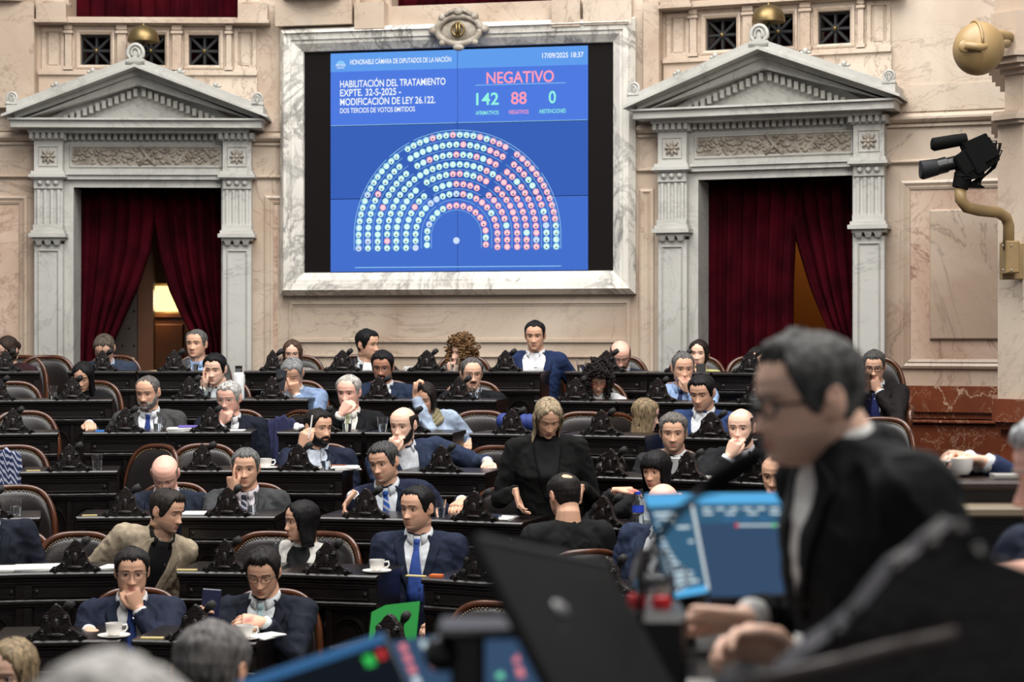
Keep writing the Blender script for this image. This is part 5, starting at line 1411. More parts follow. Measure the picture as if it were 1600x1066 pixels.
# fourth row
dep('r4a', 497, 668, 4, 'the bearded man holding a pen', 'dark bearded man in a navy suit raising a pen and looking right', hair='full', hcol=(34, 28, 26), beard='full', h=(44, 4), jacket=(34, 46, 82), shirt=(206, 214, 226), vwide=.085, skin='tan', la=((470, 700, .3), {'fd': (.25, .1, .9), 'pn': (.6, -.7, 0), 'curl': .6}), fat=1.06, hthick=.022)
dep('r4b', 630, 664, 4, 'the bearded man leaning right', 'balding dark-bearded man in blue leaning on his arm with a hand at his mouth', hair='fringe', hcol=(48, 40, 36), beard='full', h=(-22, 8), jacket=(48, 66, 108), shirt=(214, 216, 222), skin='fair', la='mouth', ra=((762, 722, .1), {'out': 1.2, 'back': .3}), b=10, lean=(-.10, .12), sw=1.1)
dep('r4c', 1052, 676, 4, 'the grey-haired man in pinstripes', 'man with wavy grey hair in a charcoal pinstripe suit behind a white foam cup', hair='full', hcol=(120, 114, 108), h=(-6, 4), jacket=(58, 58, 62), shirt=(224, 222, 222), tie=(110, 60, 70), skin='tan', stubble=.45, hthick=.028)
dep('r4d', 1158, 668, 4, 'the bearded man with a striped tie', 'balding bearded man in dark suit and striped tie with fingers on his lips', hair='fringe', hcol=(52, 44, 40), beard='full', h=(-20, 4), jacket=(34, 36, 42), shirt=(226, 226, 230), tie=(60, 52, 80), tkind='stripe', skin='fair', la='mouth', pin=True)
# fifth row
dep('r5a', 258, 741, 5, 'the bald man with bowed head', 'bald man in a navy suit bowing his head over his desk', hair='fringe', hcol=(160, 140, 124), hthick=.004, h=(4, 36), jacket=(36, 48, 74), shirt=(200, 204, 212), skin='pink', closed=True)
dep('r5b', 384, 731, 5, 'the man in grey propping his cheek', 'grey-haired man in a grey suit propping his cheek on his hand', hair='full', hcol=(116, 114, 112), h=(2, 4), jacket=(82, 84, 88), shirt=(222, 214, 220), tie=(52, 52, 62), tkind='stripe', skin='tan', la='cheek', hthick=.018)
dep('r5c', 600, 722, 5, 'the leaning man with blue tie', 'man with greying dark hair in navy suit and blue tie leaning to the left', hair='full', hcol=(76, 74, 74), h=(-26, 10, -6), jacket=(34, 46, 84), shirt=(222, 226, 232), tie=(44, 84, 160), tkind='stripe', skin='tan', la=((552, 772, .25), {'fd': (-.5, .3, -.7), 'pn': (.8, .2, -.5)}), ra=((722, 782, .05), {'out': 1.0}), lean=(-.08, .1), stubble=.25, hthick=.022)
dep('r5d', 1026, 734, 5, 'the woman with black bangs', 'woman with long black hair and bangs talking and looking to the left', fem=True, hair='bangs', hcol=BLACKH, hlen=.22, h=(-34, 8), jacket=(34, 34, 38), inner=(150, 160, 165), skin='tan', la=((962, 766, .15), {'fd': (.9, .2, .1), 'pn': (0, 0, -1), 'curl': .4, 'out': .9}), ra=((1060, 775, .2), {}), lips=(170, 60, 66))
dep('r5e', 1214, 742, 5, 'the bald man behind the monitor', 'bald man in dark grey with a hand at his mouth behind the speaker', hair='fringe', hcol=(70, 62, 58), hthick=.006, h=(-24, 8), jacket=(52, 50, 52), shirt=(60, 56, 58), skin='tan', la='chin', stubble=.35)
# sixth row
dep('r6a', -28, 786, 6, 'the navy shoulder at the left edge', 'man in a navy jacket cut off by the left edge above a paper pile', R=ROW_R(6) + .62, hair='short', hcol=DARK, h=(-30, 25), jacket=(32, 38, 60), shirt=W_, lean=(-.05, .1))
dep('r6b', 260, 798, 6, 'the man in a beige jacket', 'dark-haired man in a beige jacket leaning through the benches toward the right', R=ROW_R(6) + .70, hair='full', hcol=(48, 40, 36), h=(66, 14, 0), jacket=(190, 166, 132), shirt=(24, 22, 24), lapel=True, vdepth=.5, vwide=.07, skin='tan', b=35, lean=(.27, .16), stand=True, seat=False, la='down', ra='down', stubble=.4, L=.56, hthick=.024, trouser=(40, 38, 40), quiff=.5)
dep('r6c', 472, 814, 6, 'the woman in a white vest', 'black-haired woman in a white waistcoat over a black top facing left', fem=True, hair='bob', hcol=BLACKH, hlen=.15, h=(-62, 2), jacket=(226, 220, 210), inner=(24, 24, 26), vwide=.055, vdepth=.22, skin='tan', jname='waistcoat', sleevecol=(24, 24, 26), b=-24, sleeve=.3, face=1.15, lean=(.02, .04))
dep('r6d', 652, 794, 6, 'the man in navy with coffee', 'black-haired man in navy suit and bright blue tie behind a coffee cup', hair='short', hcol=BLACKH, h=(-34, 2), jacket=(36, 48, 84), shirt=(224, 226, 230), tie=(58, 86, 164), skin='tan', b=-6, stubble=.25, hthick=.02, sw=1.05)
dep('r6e', 882, 775, 6, 'the man seen from behind', 'dark-haired man in a black jacket with a thinning crown seen from behind', R=ROW_R(6) + .72, hair='recede', crown=True, hcol=(38, 32, 30), h=(205, 10), jacket=(28, 28, 29), skin='tan', b=200, hthick=.018, legs=False, la='lap', ra='lap')
dep('r6f', 1036, 792, 6, 'the bald man behind the open monitor', 'bald man in a blue suit hidden behind the glowing monitor', hair='fringe', hcol=(120, 100, 90), hthick=.005, h=(-10, 20), jacket=(44, 62, 104), shirt=W_, skin='pink', lean=(.06, .06))
# front row
dep('r7a', 206, 893, 7, 'the man with a coffee cup and watch', 'young man in round glasses and navy suit resting chin on hand over coffee', hair='full', hcol=(36, 31, 30), h=(12, 6), glasses=(120, 100, 90), gsize=(.023, .018), jacket=(38, 50, 84), shirt=(228, 226, 226), tie=(40, 60, 120), skin='tan', ra='chin', la=((140, 985, .25), {}), b=8, fat=1.12, wide=1.06, jaw=1.12, hthick=.022, watch=True)
dep('r7b', 411, 894, 7, 'the man reading with a pale tie', 'dark-haired man in glasses and navy suit with pale tie looking down over coffee', hair='full', hcol=(34, 29, 27), h=(-4, 18), glasses=(30, 24, 22), gsize=(.024, .016), jacket=(30, 36, 58), shirt=(226, 230, 232), tie=(190, 218, 222), skin='tan', ra=((412, 972, .30), {'fd': (-.9, .2, .1), 'pn': (0, -.6, -.6), 'curl': .45}), la=((338, 985, .26), {'fd': (-.2, .3, .9)}), closed=True, pin=True, quiff=.6, hthick=.026, fat=1.04)
# standing woman in the aisle
i = dep('std', 856, 652, 5, 'the standing blond woman', 'blond woman in black standing in the aisle and looking down', R=ROW_R(5) + .42, fem=True, hair='wavy', hcol=(176, 156, 126), hlen=.24, h=(10, 30), jacket=(20, 19, 20), inner=(14, 14, 15), skin='tan', stand=True, closed=True, la=((806, 768, .18), {'fd': (.2, .2, -1), 'pn': (1, 0, 0), 'out': .5, 'back': .9}), ra=((908, 762, .15), {'fd': (-.1, .1, -1), 'pn': (-1, 0, 0), 'out': .5, 'back': .9}), lean=(0, .10), flare=.9, face=1.2, L=.54, b=3, sw=.98, trouser=(18, 18, 20), lips=(150, 70, 66))
# ---- desks: row, photo column of the middle, width in photo pixels, whose
def own(k): return 'in front of ' + WHO[k]
for row, px, wd, who in [
    (1, 8, 104, own('r1a')), (1, 160, 104, own('r1b')), (1, 272, 112, own('r1c')), (1, 426, 88, own('r1d')), (1, 535, 126, own('r1e')), (1, 667, 130, own('r1f')), (1, 790, 112, own('r1g')),
    (1, 948, 128, own('r1h')), (1, 1062, 96, own('r1i')), (1, 1172, 110, own('r1j')), (1, 1306, 60, own('r1k')),
    (2, -2, 108, 'before the empty second-row armchair at the left edge'), (2, 113, 122, own('r2a')), (2, 296, 132, own('r2b')), (2, 425, 116, own('r2c')), (2, 592, 124, own('r2d')), (2, 717, 122, own('r2e')),
    (2, 900, 128, own('r2f')), (2, 1028, 124, own('r2g')), (2, 1180, 120, 'hidden by the speaker in the second row'),
    (3, 20, 136, 'before the wide empty armchair at the left edge'), (3, 196, 130, own('r3a')), (3, 328, 132, own('r3b')), (3, 500, 134, own('r3c')), (3, 640, 140, own('r3d')), (3, 800, 130, 'with the blue bag'), (3, 940, 138, own('r3e')), (3, 1112, 140, own('r3f')),
    (4, 30, 140, 'with the glass nearest the striped jacket at the left'), (4, 108, 148, 'before the empty armchairs beside the tan trousers'), (4, 316, 132, 'before the empty armchair above the bald bowed man'), (4, 466, 144, own('r4a')), (4, 690, 142, own('r4b')), (4, 955, 110, 'with the black bag beside the standing woman'), (4, 1075, 116, own('r4c')), (4, 1180, 100, own('r4d')),
    (5, -16, 150, 'with the water glass at the left edge'), (5, 196, 150, own('r5a')), (5, 356, 152, own('r5b')), (5, 572, 156, own('r5c')), (5, 742, 156, 'before the empty armchair beside the standing woman'), (5, 944, 130, own('r5d')), (5, 1090, 150, 'hidden behind the glowing monitor'), (5, 1230, 140, own('r5e')),
    (6, -40, 150, own('r6a')), (6, 118, 164, own('r6b')), (6, 352, 150, 'left of the woman in a white vest'), (6, 512, 164, own('r6c')), (6, 745, 170, 'right of the man in navy with coffee'), (6, 950, 160, own('r6f')),
    (7, 88, 200, own('r7a')), (7, 306, 200, own('r7b')), (7, 610, 190, 'with the green folder'), ]:
    if (row, px) in ((4, 30),): continue
    desk(row, px, wd, who, mic=(px not in (1306, 1180)))
# ---- empty armchairs
for row, px, lab, rot in [
    (1, 62, 'empty black armchair left of the left grey pilaster in the back row', 10), (2, 16, 'empty armchair second from the back at the left edge', 0), (3, 40, 'wide empty leather armchair below the woman with a phone', -4),
    (4, 18, 'empty armchair with a striped jacket at the left edge', 0), (4, 197, 'empty armchair turned aside above the bald bowed man', 42), (4, 312, 'empty armchair between the bald bowed man and the white-haired man', 0),
    (3, 418, 'empty armchair with a blue jacket behind the man propping his cheek', 50), (3, 738, 'empty armchair right of the woman with an olive scarf', 0), (3, 896, 'empty armchair right of the standing blond woman', 0), 
    (4, 748, 'empty armchair beyond the arm of the bearded man leaning right', 10), (5, 20, 'empty armchair with a water glass before it at the left edge', 0), (5, 757, 'empty armchair left of the standing woman with papers before it', 10),
    (6, 116, 'empty brown armchair left of the man in a beige jacket', 0), (6, 405, 'empty armchair left of the woman in a white vest', 0), (7, 722, 'empty armchair facing the green folder in the front row', 0),
    (3, 1352, 'empty armchair with a bright blue cloth below the man in dark brown', 0), ]:
    chair(row, px, lab, rot)
# ---- things on the desks
def make_glass():
    t = thing('water_glass', 'x', 'glass')
    mb = MB(); mb.lathe([(.001, .001), (.026, 0), (.029, .03), (.034, .092), (.0322, .092), (.0275, .03), (.0245, .008), (.001, .007)], (0, 0, 0), 18); mb.build('tumbler', M_GLASS, t, SM)
    mb = MB(); mb.lathe([(.001, .0075), (.0243, .0085), (.0272, .030), (.0284, .048), (.001, .048)], (0, 0, 0), 18); mb.build('water', glass('water', (240, 246, 250), 0, 1.33), t, SM)
    return t
for px, row, who, bk in [(301, 1, 'before the man in grey by the left curtain', .1), (434, 1, 'before the long-haired woman in glasses', .1), (561, 1, 'before the man in an open white shirt', .1), (710, 1, 'before the curly blond woman', .1), (908, 1, 'left of the bald man in navy with glasses', .1),
        (82, 2, 'left of the woman with a phone', .1), (323, 2, 'beside the young man holding his cheek', .1), (744, 2, 'before the moustached man with side hair', .1), (1032, 2, 'before the man in a pale blue shirt', .1), (247, 3, 'before the grey-suited man with beard', .1), (542, 3, 'before the old man with clasped hand', .1), (598, 3, 'right of the old man with clasped hand', .1),
        (152, 4, 'before the chair turned aside', .1), (509, 4, 'before the bearded man holding a pen', .1), (1190, 4, 'before the bearded man with a striped tie', .1), (25, 5, 'before the empty chair at the left edge', .1), (395, 5, 'before the man in grey propping his cheek', .1), (687, 5, 'below the arm of the leaning man with blue tie', .12)]:
    P, th = desk_pt(px, row, bk); first_or_dup('glass', make_glass, P, th, 'tumbler of water %s' % who, 'water glasses', (1.05,) * 3)
def make_cup():
    t = thing('coffee_cup', 'x', 'cup')
    mb = MB(); mb.lathe([(.001, .006), (.022, .006), (.034, .022), (.038, .060), (.0355, .060), (.031, .024), (.020, .012), (.001, .012)], (0, 0, 0), 20); mb.build('cup_body', M_CHINA, t, SM)
    mb = MB(); mb.tube([(.036, 0, .048), (.056, 0, .050), (.060, 0, .034), (.050, 0, .022), (.033, 0, .022)], .0045, 8); mb.build('handle', M_CHINA, t, True)
    mb = MB(); mb.lathe([(.001, .044), (.034, .044), (.001, .045)], (0, 0, 0), 20); mb.build('coffee', mat('coffee', (40, 22, 14), .2), t, SM)
    return t
def make_saucer():
    mb = MB(); mb.lathe([(.001, .0), (.035, .0), (.072, .010), (.072, .013), (.034, .005), (.001, .004)], (0, 0, 0), 24); o = mb.build('saucer', M_CHINA, None, SM); o['category'] = 'saucer'; return o
for px, row, who, sa, bk in [(415, 4, 'left of the bearded man holding a pen', True, .1), (589, 6, 'before the man in navy with bright blue tie', True, .10), (178, 7, 'before the man resting chin on hand', True, .05), (382, 7, 'before the man in glasses with pale tie', True, .05)]:
    P, th = desk_pt(px, row, bk)
    if sa: first_or_dup('saucer', make_saucer, P, th, 'white saucer under the coffee cup %s' % who, 'saucers')
    first_or_dup('cup', make_cup, P + Vector((0, 0, .004)), th - .4, 'white coffee cup %s' % who, 'coffee cups')
def single(name, label, cat, parts, loc, th=0, rx=0, group=None):
    t = thing(name, label, cat, loc, -th, group)
    if rx: t.rotation_euler = (rx, 0, -th)
    for n, mb, m, sm in parts: mb.build(n, m, t, sm)
    return t
P, th = desk_pt(1057, 4, .10)
mb = MB(); mb.lathe([(.001, 0), (.030, 0), (.042, .105), (.044, .108), (.040, .108), (.028, .004), (.001, .004)], (0, 0, 0), 20)
o = mb.build('foam_cup', mat('foam_white', (226, 226, 224), .7), None, SM, loc=P); tag(o, 'tall white foam cup before the man in pinstripes', 'cup')
P, th = desk_pt(373, 2, .12)
b1 = MB(); b1.lathe([(.001, 0), (.039, 0), (.040, .006), (.040, .165), (.036, .178), (.026, .186), (.001, .188)], (0, 0, 0), 24)
b2 = MB(); b2.lathe([(.001, .186), (.025, .186), (.025, .212), (.001, .213)], (0, 0, 0), 20); b3 = MB(); b3.lathe([(.001, .213), (.0255, .213), (.0255, .232), (.001, .234)], (0, 0, 0), 20)
single('thermos', 'white thermos flask with steel neck beside the young man holding his cheek', 'flask', [('flask_body', b1, mat('white_enamel', (232, 232, 232), .3), SM), ('neck', b2, M_CHROME, SM), ('lid', b3, M_BLACK, SM)], P)
P, th = desk_pt(997, 5, .10)
b1 = MB(); b1.lathe([(.001, 0), (.028, 0), (.030, .01), (.030, .05), (.027, .06), (.030, .07), (.030, .12), (.012, .15), (.012, .165), (.010, .165), (.010, .15), (.027, .118), (.027, .01), (.001, .006)], (0, 0, 0), 18)
b2 = MB(); b2.lathe([(.0305, .072), (.0305, .108), (.0308, .108), (.0308, .072)], (0, 0, 0), 18); b3 = MB(); b3.lathe([(.001, .162), (.014, .162), (.014, .178), (.001, .179)], (0, 0, 0), 14)
single('water_bottle', 'clear plastic water bottle with blue label before the woman with black bangs', 'bottle', [('bottle_body', b1, M_GLASS, SM), ('paper_label', b2, mat('label_blue', (40, 70, 190), .5), SM), ('cap', b3, mat('label_blue', (40, 70, 190), .5), SM)], P)
P, th = desk_pt(652, 3, .06)
b1 = MB(); b1.lathe([(.001, 0), (.022, 0), (.022, .09), (.010, .115), (.001, .116)], (0, 0, 0), 16); b2 = MB(); b2.lathe([(.001, .112), (.012, .112), (.012, .132), (.001, .133)], (0, 0, 0), 12); b3 = MB(); b3.lathe([(.0222, .03), (.0226, .03), (.0226, .07), (.0222, .07)], (0, 0, 0), 16)
single('small_bottle', 'small bottle with red cap beside the woman with an olive scarf', 'bottle', [('bottle_body', b1, mat('bottle_pale', (190, 210, 230), .3), SM), ('cap', b2, mat('cap_red', (200, 30, 36), .4), SM), ('paper_label', b3, mat('label_blue', (40, 70, 190), .5), SM)], P)
# papers, notebooks and small things
def flat(name, label, cat, px, row, bk, w, d, h, m, rot=0, group=None, n=1, dz=0):
    P, th = desk_pt(px, row, bk); mb = MB(); rr = random.Random(int(px * 7 + row))
    for i in range(n):
        a = rr.uniform(-.15, .15) if n > 1 else 0; c, s = math.cos(a), math.sin(a)
        mb.hprism([(x * c - y * s, x * s + y * c) for x, y in ((-w / 2, -d / 2), (w / 2, -d / 2), (w / 2, d / 2), (-w / 2, d / 2))], h / n * i, h / n * (i + .9))
    o = mb.build(name, m, None, False, loc=P + Vector((0, 0, .0005 + dz)), rotz=-th + R_(rot)); tag(o, label, cat, group); return o
M_YEL = mat('pale_yellow', (206, 186, 128), .6)
for px, row, w, d, h, rot, lab, n in [(652, 1, .20, .2, .03, 12, 'pile of papers left of the curly blond woman', 5), (286, 3, .20, .2, .02, 8, 'stack of papers right of the grey-suited man with beard', 5), (368, 3, .12, .14, .006, 0, 'white sheet before the white-haired man with moustache', 1), (478, 4, .17, .2, .004, 0, 'white sheet before the bearded man holding a pen', 1),
        (540, 4, .16, .22, .016, 15, 'splayed papers right of the bearded man holding a pen', 4), (690, 4, .10, .12, .006, 0, 'paper below the arm of the bearded man leaning right', 1), (308, 5, .16, .2, .004, 0, 'white sheet before the bald man with bowed head', 1), (775, 5, .20, .2, .010, 5, 'papers below the hand of the standing blond woman', 3),
        (62, 6, .24, .22, .012, 6, 'paper pile left of the man in a beige jacket', 4), (4, 6, .16, .2, .010, 0, 'white paper at the left edge of the second row from the front', 2), (178, 6, .12, .16, .008, -8, 'white and pink papers under the man in a beige jacket', 2), (415, 7, .10, .16, .010, -20, 'folded white paper beside the man in glasses with pale tie', 2), (1110, 4, .16, .18, .006, 0, 'white papers right of the foam cup', 2), (740, 2, .0, .0, .0, 0, '', 0)]:
    if n: flat('papers', lab, 'paper', px, row, .14, w, d, h, M_PAPER, rot, None, n)
for px, row, lab, w in [(292, 6, 'pale yellow strip on the desk left of the woman in a white vest', .10), (650, 6, 'pale yellow strip before the man in navy with bright blue tie', .10), (42, 7, 'pale yellow strip left of the man resting chin on hand', .10), (238, 7, 'pale yellow strip right of the man resting chin on hand', .10), (140, 5, 'pale yellow strip left of the bald man with bowed head', .08), (52, 4, 'pale yellow strip near the striped jacket', .08)]:
    flat('name_strip', lab, 'strip', px, row, .02, w, .03, .006, M_YEL, 0, 'yellow strips')
flat('sticky_notes', 'orange sticky notes right of the man in navy with bright blue tie', 'sticky notes', 682, 6, .05, .06, .04, .012, mat('orange_note', (226, 110, 50), .6))
flat('leather_case', 'brown leather case right of the bearded man holding a pen', 'case', 529, 4, .20, .085, .05, .022, mat('tan_leather', (150, 88, 54), .5))
flat('pouch', 'bright blue pouch left of the grey-suited man with beard', 'pouch', 156, 3, .05, .055, .04, .012, mat('bright_blue', (60, 130, 210), .6))
flat('green_case', 'green case before the old man with clasped hand', 'case', 522, 3, .08, .05, .04, .018, mat('bright_green', (40, 150, 70), .5))
flat('notebook', 'purple notebook on the paper stack beside the grey-suited man', 'notebook', 298, 3, .16, .16, .12, .012, mat('purple_cover', (108, 92, 170), .5), 4, dz=.022)
flat('telephone', 'dark phone on the papers below the standing woman', 'phone', 762, 5, .10, .14, .07, .010, mat('dark_phone', (40, 52, 80), .25), 6, dz=.011)
P, th = desk_pt(750, 5, .08); mb = MB()
for i in range(7): mb.ball((.02 * math.cos(i * 2.1), .015 * math.sin(i * 1.3), .025 + .010 * math.sin(i)), (.025, .022, .02), 8, 6)
o = mb.build('crumpled_napkin', M_PAPER, None, True, loc=P + Vector((0, 0, .002))); tag(o, 'crumpled white napkin left of the standing woman', 'napkin')
P, th = desk_pt(466, 3, .08); mb = MB()
for i in range(7): mb.ball((.02 * math.cos(i * 2.1), .015 * math.sin(i * 1.3), .025 + .010 * math.sin(i)), (.022, .022, .02), 8, 6)
o = mb.build('crumpled_tissue', M_PAPER, None, True, loc=P + Vector((0, 0, .002))); tag(o, 'crumpled white tissue left of the old man with clasped hand', 'tissue')
# green folder leaning on the front desk
P, th = desk_pt(612, 7, .12)
mb = MB(); mb.prism([(-.115, 0), (.11, 0), (.11, .19), (-.05, .165), (-.115, .13)], -.004, .004)
o = mb.build('green_folder', mat('folder_green', (46, 158, 70), .5), None, False, loc=P + Vector((0, .05, .002)), rotz=-th); o.rotation_euler = (R_(-14), 0, -th + .1); tag(o, 'bright green folder leaning upright on the front row desk', 'folder')
# black bag
P, th = desk_pt(955, 4, .14); b1 = MB()
for i in range(5): b1.ball((-.05 + .025 * i, 0, .035 + .012 * math.sin(i * .9)), (.045, .05, .040), 10, 7)
b2 = MB(); b2.tube([(-.09, 0, .03), (-.07, 0, .10), (0, 0, .135), (.07, 0, .10), (.10, 0, .02)], .008, 8)
single('handbag', 'small black leather bag on the desk right of the standing woman', 'bag', [('bag_body', b1, M_LEATHER, True), ('strap', b2, M_LEATHER, True)], P, th)
P, th = polar(808, ROW_R(3) + .30, ROW_TOP(3)); b1 = MB()
for i in range(6): b1.ball((-.09 + .035 * i, .0, .05 + .014 * math.cos(i * 1.4)), (.055, .06, .055), 10, 7)
b2 = MB(); b2.tube([(-.06, 0, .09), (-.02, 0, .15), (.05, 0, .14), (.08, 0, .08)], .007, 8)
single('blue_bag', 'royal blue bag on the desk left of the standing woman', 'bag', [('bag_body', b1, mat('bag_blue', (34, 52, 120), .7), True), ('strap', b2, M_BLACK, True)], P, th)
# garments laid over chairs
def garment(px, row, w, h, zt, m, label, back=.56, tilt=0):
    P, th = polar(px, ROW_R(row) + back, ROW_FLOOR(row)); mb = MB(); rr = random.Random(int(px))
    n, k = 14, 12; vs = []
    for l in (0, 1):
        for i in range(k + 1):
            t = i / k
            for j in range(n + 1):
                s = j / n - .5
                x = s * w * (1 - .15 * t * t) + tilt * t
                vs.append((x, .17 - .9 * (s * w) ** 2 * .6 + .10 * (zt - h * t - .5) - .050 - .02 * l + .016 * math.sin(s * 19 + t * 4) + .012 * math.sin(s * 41 + 1), zt - h * t - .04 * abs(s) * 2 + .01 * math.sin(s * 23)))
    W1 = n + 1; per = W1 * (k + 1); fs = []
    for l in (0, 1):
        for i in range(k):
            for j in range(n):
                q = (l * per + i * W1 + j, l * per + i * W1 + j + 1, l * per + (i + 1) * W1 + j + 1, l * per + (i + 1) * W1 + j); fs.append(q if l else q[::-1])
    for i in range(k):
        for j in (0, n): a = i * W1 + j; fs.append((a, a + W1, a + W1 + per, a + per))
    for j in range(n):
        for i in (0, k): a = i * W1 + j; fs.append((a, a + 1, a + 1 + per, a + per))
    mb.add(vs, fs); o = mb.build('folded_jacket', m, None, True, loc=P, rotz=-th); tag(o, label, 'jacket'); return o
garment(6, 4, .20, .30, 1.02, cloth_mat((40, 50, 82), 'stripe'), 'blue and white striped jacket over the empty armchair at the left edge', tilt=.04)
garment(436, 3, .20, .34, 1.0, cloth_mat((58, 62, 120)), 'violet blue jacket draped beside the bearded man holding a pen', tilt=.0)
garment(1344, 3, .16, .30, 1.0, cloth_mat((32, 96, 200)), 'bright blue cloth over the armchair below the man in dark brown', tilt=.05)
# things held in hands
def held(k, side, name, label, cat, parts, off=(0, 0, 0), rot=(0, 0, 0)):
    W, fd = PEOPLE[k]['hands'][side]; p_ = W + fd * .085 + Vector(off)
    t = thing(name, label, cat, p_); t.rotation_euler = rot
    for n, mb, m in parts: mb.build(n, m, t, SM)
    return t
def phone_parts(case, w=.074, h=.15):
    a = MB(); a.bbox(-w / 2, w / 2, -.006, .004, -h / 2, h / 2, .004); b = MB(); b.box(-w / 2 + .004, w / 2 - .004, .004, .006, -h / 2 + .004, h / 2 - .004)
    return [('phone_case', a, case), ('phone_screen', b, mat('phone_glass', (20, 24, 30), .1))]
held('r2a', 1, 'smartphone', 'phone in a white case held by the long black-haired woman', 'phone', phone_parts(mat('white_case', (214, 208, 202), .4)), (-.05, -.035, .0), (R_(-50), 0, R_(50)))
held('r2c', 0, 'smartphone', 'dark phone held up by the man in a light blue suit', 'phone', phone_parts(mat('dark_case', (28, 30, 38), .3)), (.02, -.045, .03), (R_(-12), R_(8), 0))
held('r1i', 0, 'smartphone', 'black phone held upright by the woman in the yellow top', 'phone', phone_parts(M_BLACK, .07, .11), (.02, -.04, .03), (R_(-6), 0, 0))
held('r7b', 0, 'smartphone', 'dark blue phone held by the man in glasses with pale tie', 'phone', phone_parts(mat('navy_case', (30, 34, 60), .3), .085, .17), (.0, -.03, .03), (R_(-8), R_(4), 0))
b = MB(); b.tube([(0, 0, -.05), (.01, 0, .0), (.022, 0, .09)], .005, 8); held('r4a', 0, 'white_pen', 'white pen held by the dark bearded man looking right', 'pen', [('pen_barrel', b, M_PAPER)], (.03, -.03, .03))
b = MB(); b.lathe([(.034, -.012), (.037, -.012), (.037, .012), (.034, .012), (.034, -.012)], (0, 0, 0), 18); c_ = MB(); c_.lathe([(.001, -.006), (.017, -.006), (.017, .006), (.001, .006)], (.0, -.040, 0), 16, Matrix.Rotation(PI / 2, 3, 'X'))
W, fd = PEOPLE['r7a']['hands'][1]
t = thing('wristwatch', 'wristwatch on the wrist of the man resting chin on hand', 'watch', W - fd * .03); t.rotation_euler = fd.to_track_quat('Z', 'Y').to_euler(); b.build('strap', M_BLACK, t, SM); c_.build('watch_case', M_CHROME, t, SM)
# ================================================================== TELEVISION CAMERA AND LOUDSPEAKER ON THE PILLAR
def tubepx(mb, pts, r, n=10):
    mb.tube([at(x, y, z) for x, y, z in pts], r, n)
zc = PZ - .10
t = thing('camera_bracket', 'tan pipe bracket screwed to the right corner pillar', 'bracket', at(1580, 400, PZ - .01)); O = t.location.copy()
class LMB(MB):
    def loc(s, O): s.v = [tuple(Vector(q) - O) for q in s.v]; return s
mb = LMB(); tubepx(mb, [(1576, 390, zc), (1576, 352, zc), (1572, 340, zc - .02), (1560, 332, zc - .08), (1530, 329, zc - .2), (1510, 324, zc - .26), (1501, 312, zc - .28), (1500, 294, zc - .28)], .036, 14); mb.loc(O).build('pipe', M_TAN, t, True)
mb = LMB(); a = at(1563, 380, PZ); b = at(1598, 437, PZ); mb.bbox(a.x, b.x, PZ - .03, PZ + .02, b.z, a.z, .006); mb.loc(O).build('plate', M_TAN, t)
mb = LMB(); a = at(1563, 378, PZ); b = at(1584, 428, PZ); mb.bbox(a.x, b.x, PZ - .15, PZ - .03, b.z, a.z, .008); mb.loc(O).build('clamp', M_TAN, t)
mb = LMB()
for x, y in ((1567, 384), (1580, 384), (1567, 422), (1580, 422)): mb.ball(at(x, y, PZ - .15), .008, 6, 4)
mb.loc(O).build('screws', M_CHROME, t)
t = thing('television_camera', 'black remote television camera with long lens on the tan bracket', 'camera', at(1500, 292, zc - .28)); O = t.location.copy(); zt_ = zc - .28
def obl(mb, p0, p1, h, d, z):                       # box along a slanted line p0 -> p1 in the picture plane
    a = at(*p0, z); b = at(*p1, z); ax = (b - a).normalized(); nz_ = Vector((-ax.z, 0, ax.x))
    rings = []
    for q, k in ((a, .86), (a + ax * .012, 1), (b - ax * .012, 1), (b, .86)): rings.append([q + nz_ * (h / 2 * k * s1) + Vector((0, d / 2 * k * s2, 0)) for s1, s2 in ((-1, -1), (1, -1), (1, 1), (-1, 1))])
    mb.loft(rings)
mb = LMB(); obl(mb, (1494, 262), (1550, 228), .13, .14, zt_); obl(mb, (1505, 234), (1542, 218), .08, .12, zt_); obl(mb, (1525, 262), (1553, 240), .10, .10, zt_); obl(mb, (1512, 256), (1530, 246), .17, .16, zt_); obl(mb, (1500, 275), (1535, 270), .06, .12, zt_); mb.loc(O).build('camera_body', M_MATTE, t)
mb = LMB(); tubepx(mb, [(1500, 252, zt_), (1480, 257, zt_), (1479, 257, zt_), (1464, 261, zt_)], [.042, .042, .050, .050], 16); mb.loc(O).build('lens', M_BLACK, t, SM)
mb = LMB(); tubepx(mb, [(1464, 261, zt_), (1440, 266, zt_), (1438, 266, zt_)], [.052, .060, .052], 16); mb.loc(O).build('lens_hood', mat('hood_grey', (34, 34, 36), .6, spec=.25), t, SM)
mb = LMB(); tubepx(mb, [(1455, 226, zt_), (1458, 226, zt_), (1492, 220, zt_), (1510, 217, zt_)], [.030, .042, .040, .036], 14); mb.loc(O).build('viewfinder', M_MATTE, t, SM)
mb = LMB(); tubepx(mb, [(1508, 276, zt_), (1508, 262, zt_)], [.07, .05], 12); tubepx(mb, [(1500, 294, zt_), (1506, 272, zt_)], [.05, .06], 12); mb.loc(O).build('pan_head', M_MATTE, t, SM)
cab = M_MATTE
rr = random.Random(4)
for i in range(7):
    mb = LMB(); x0 = 1540 + rr.uniform(-6, 10); y0 = 226 + rr.uniform(-6, 12)
    tubepx(mb, [(x0, y0, zt_), (x0 + 14 + i, y0 + 4 - i, zt_ - .02), (1561 - i, 244 + 3 * i, zt_), (1548 - 4 * i, 268 + 3 * i, zt_ + .02), (1520 + 3 * i, 284 + 1.5 * i, zt_ - .02), (1504, 292, zt_)], .0055, 6); mb.loc(O).build('cable', cab, t, True)
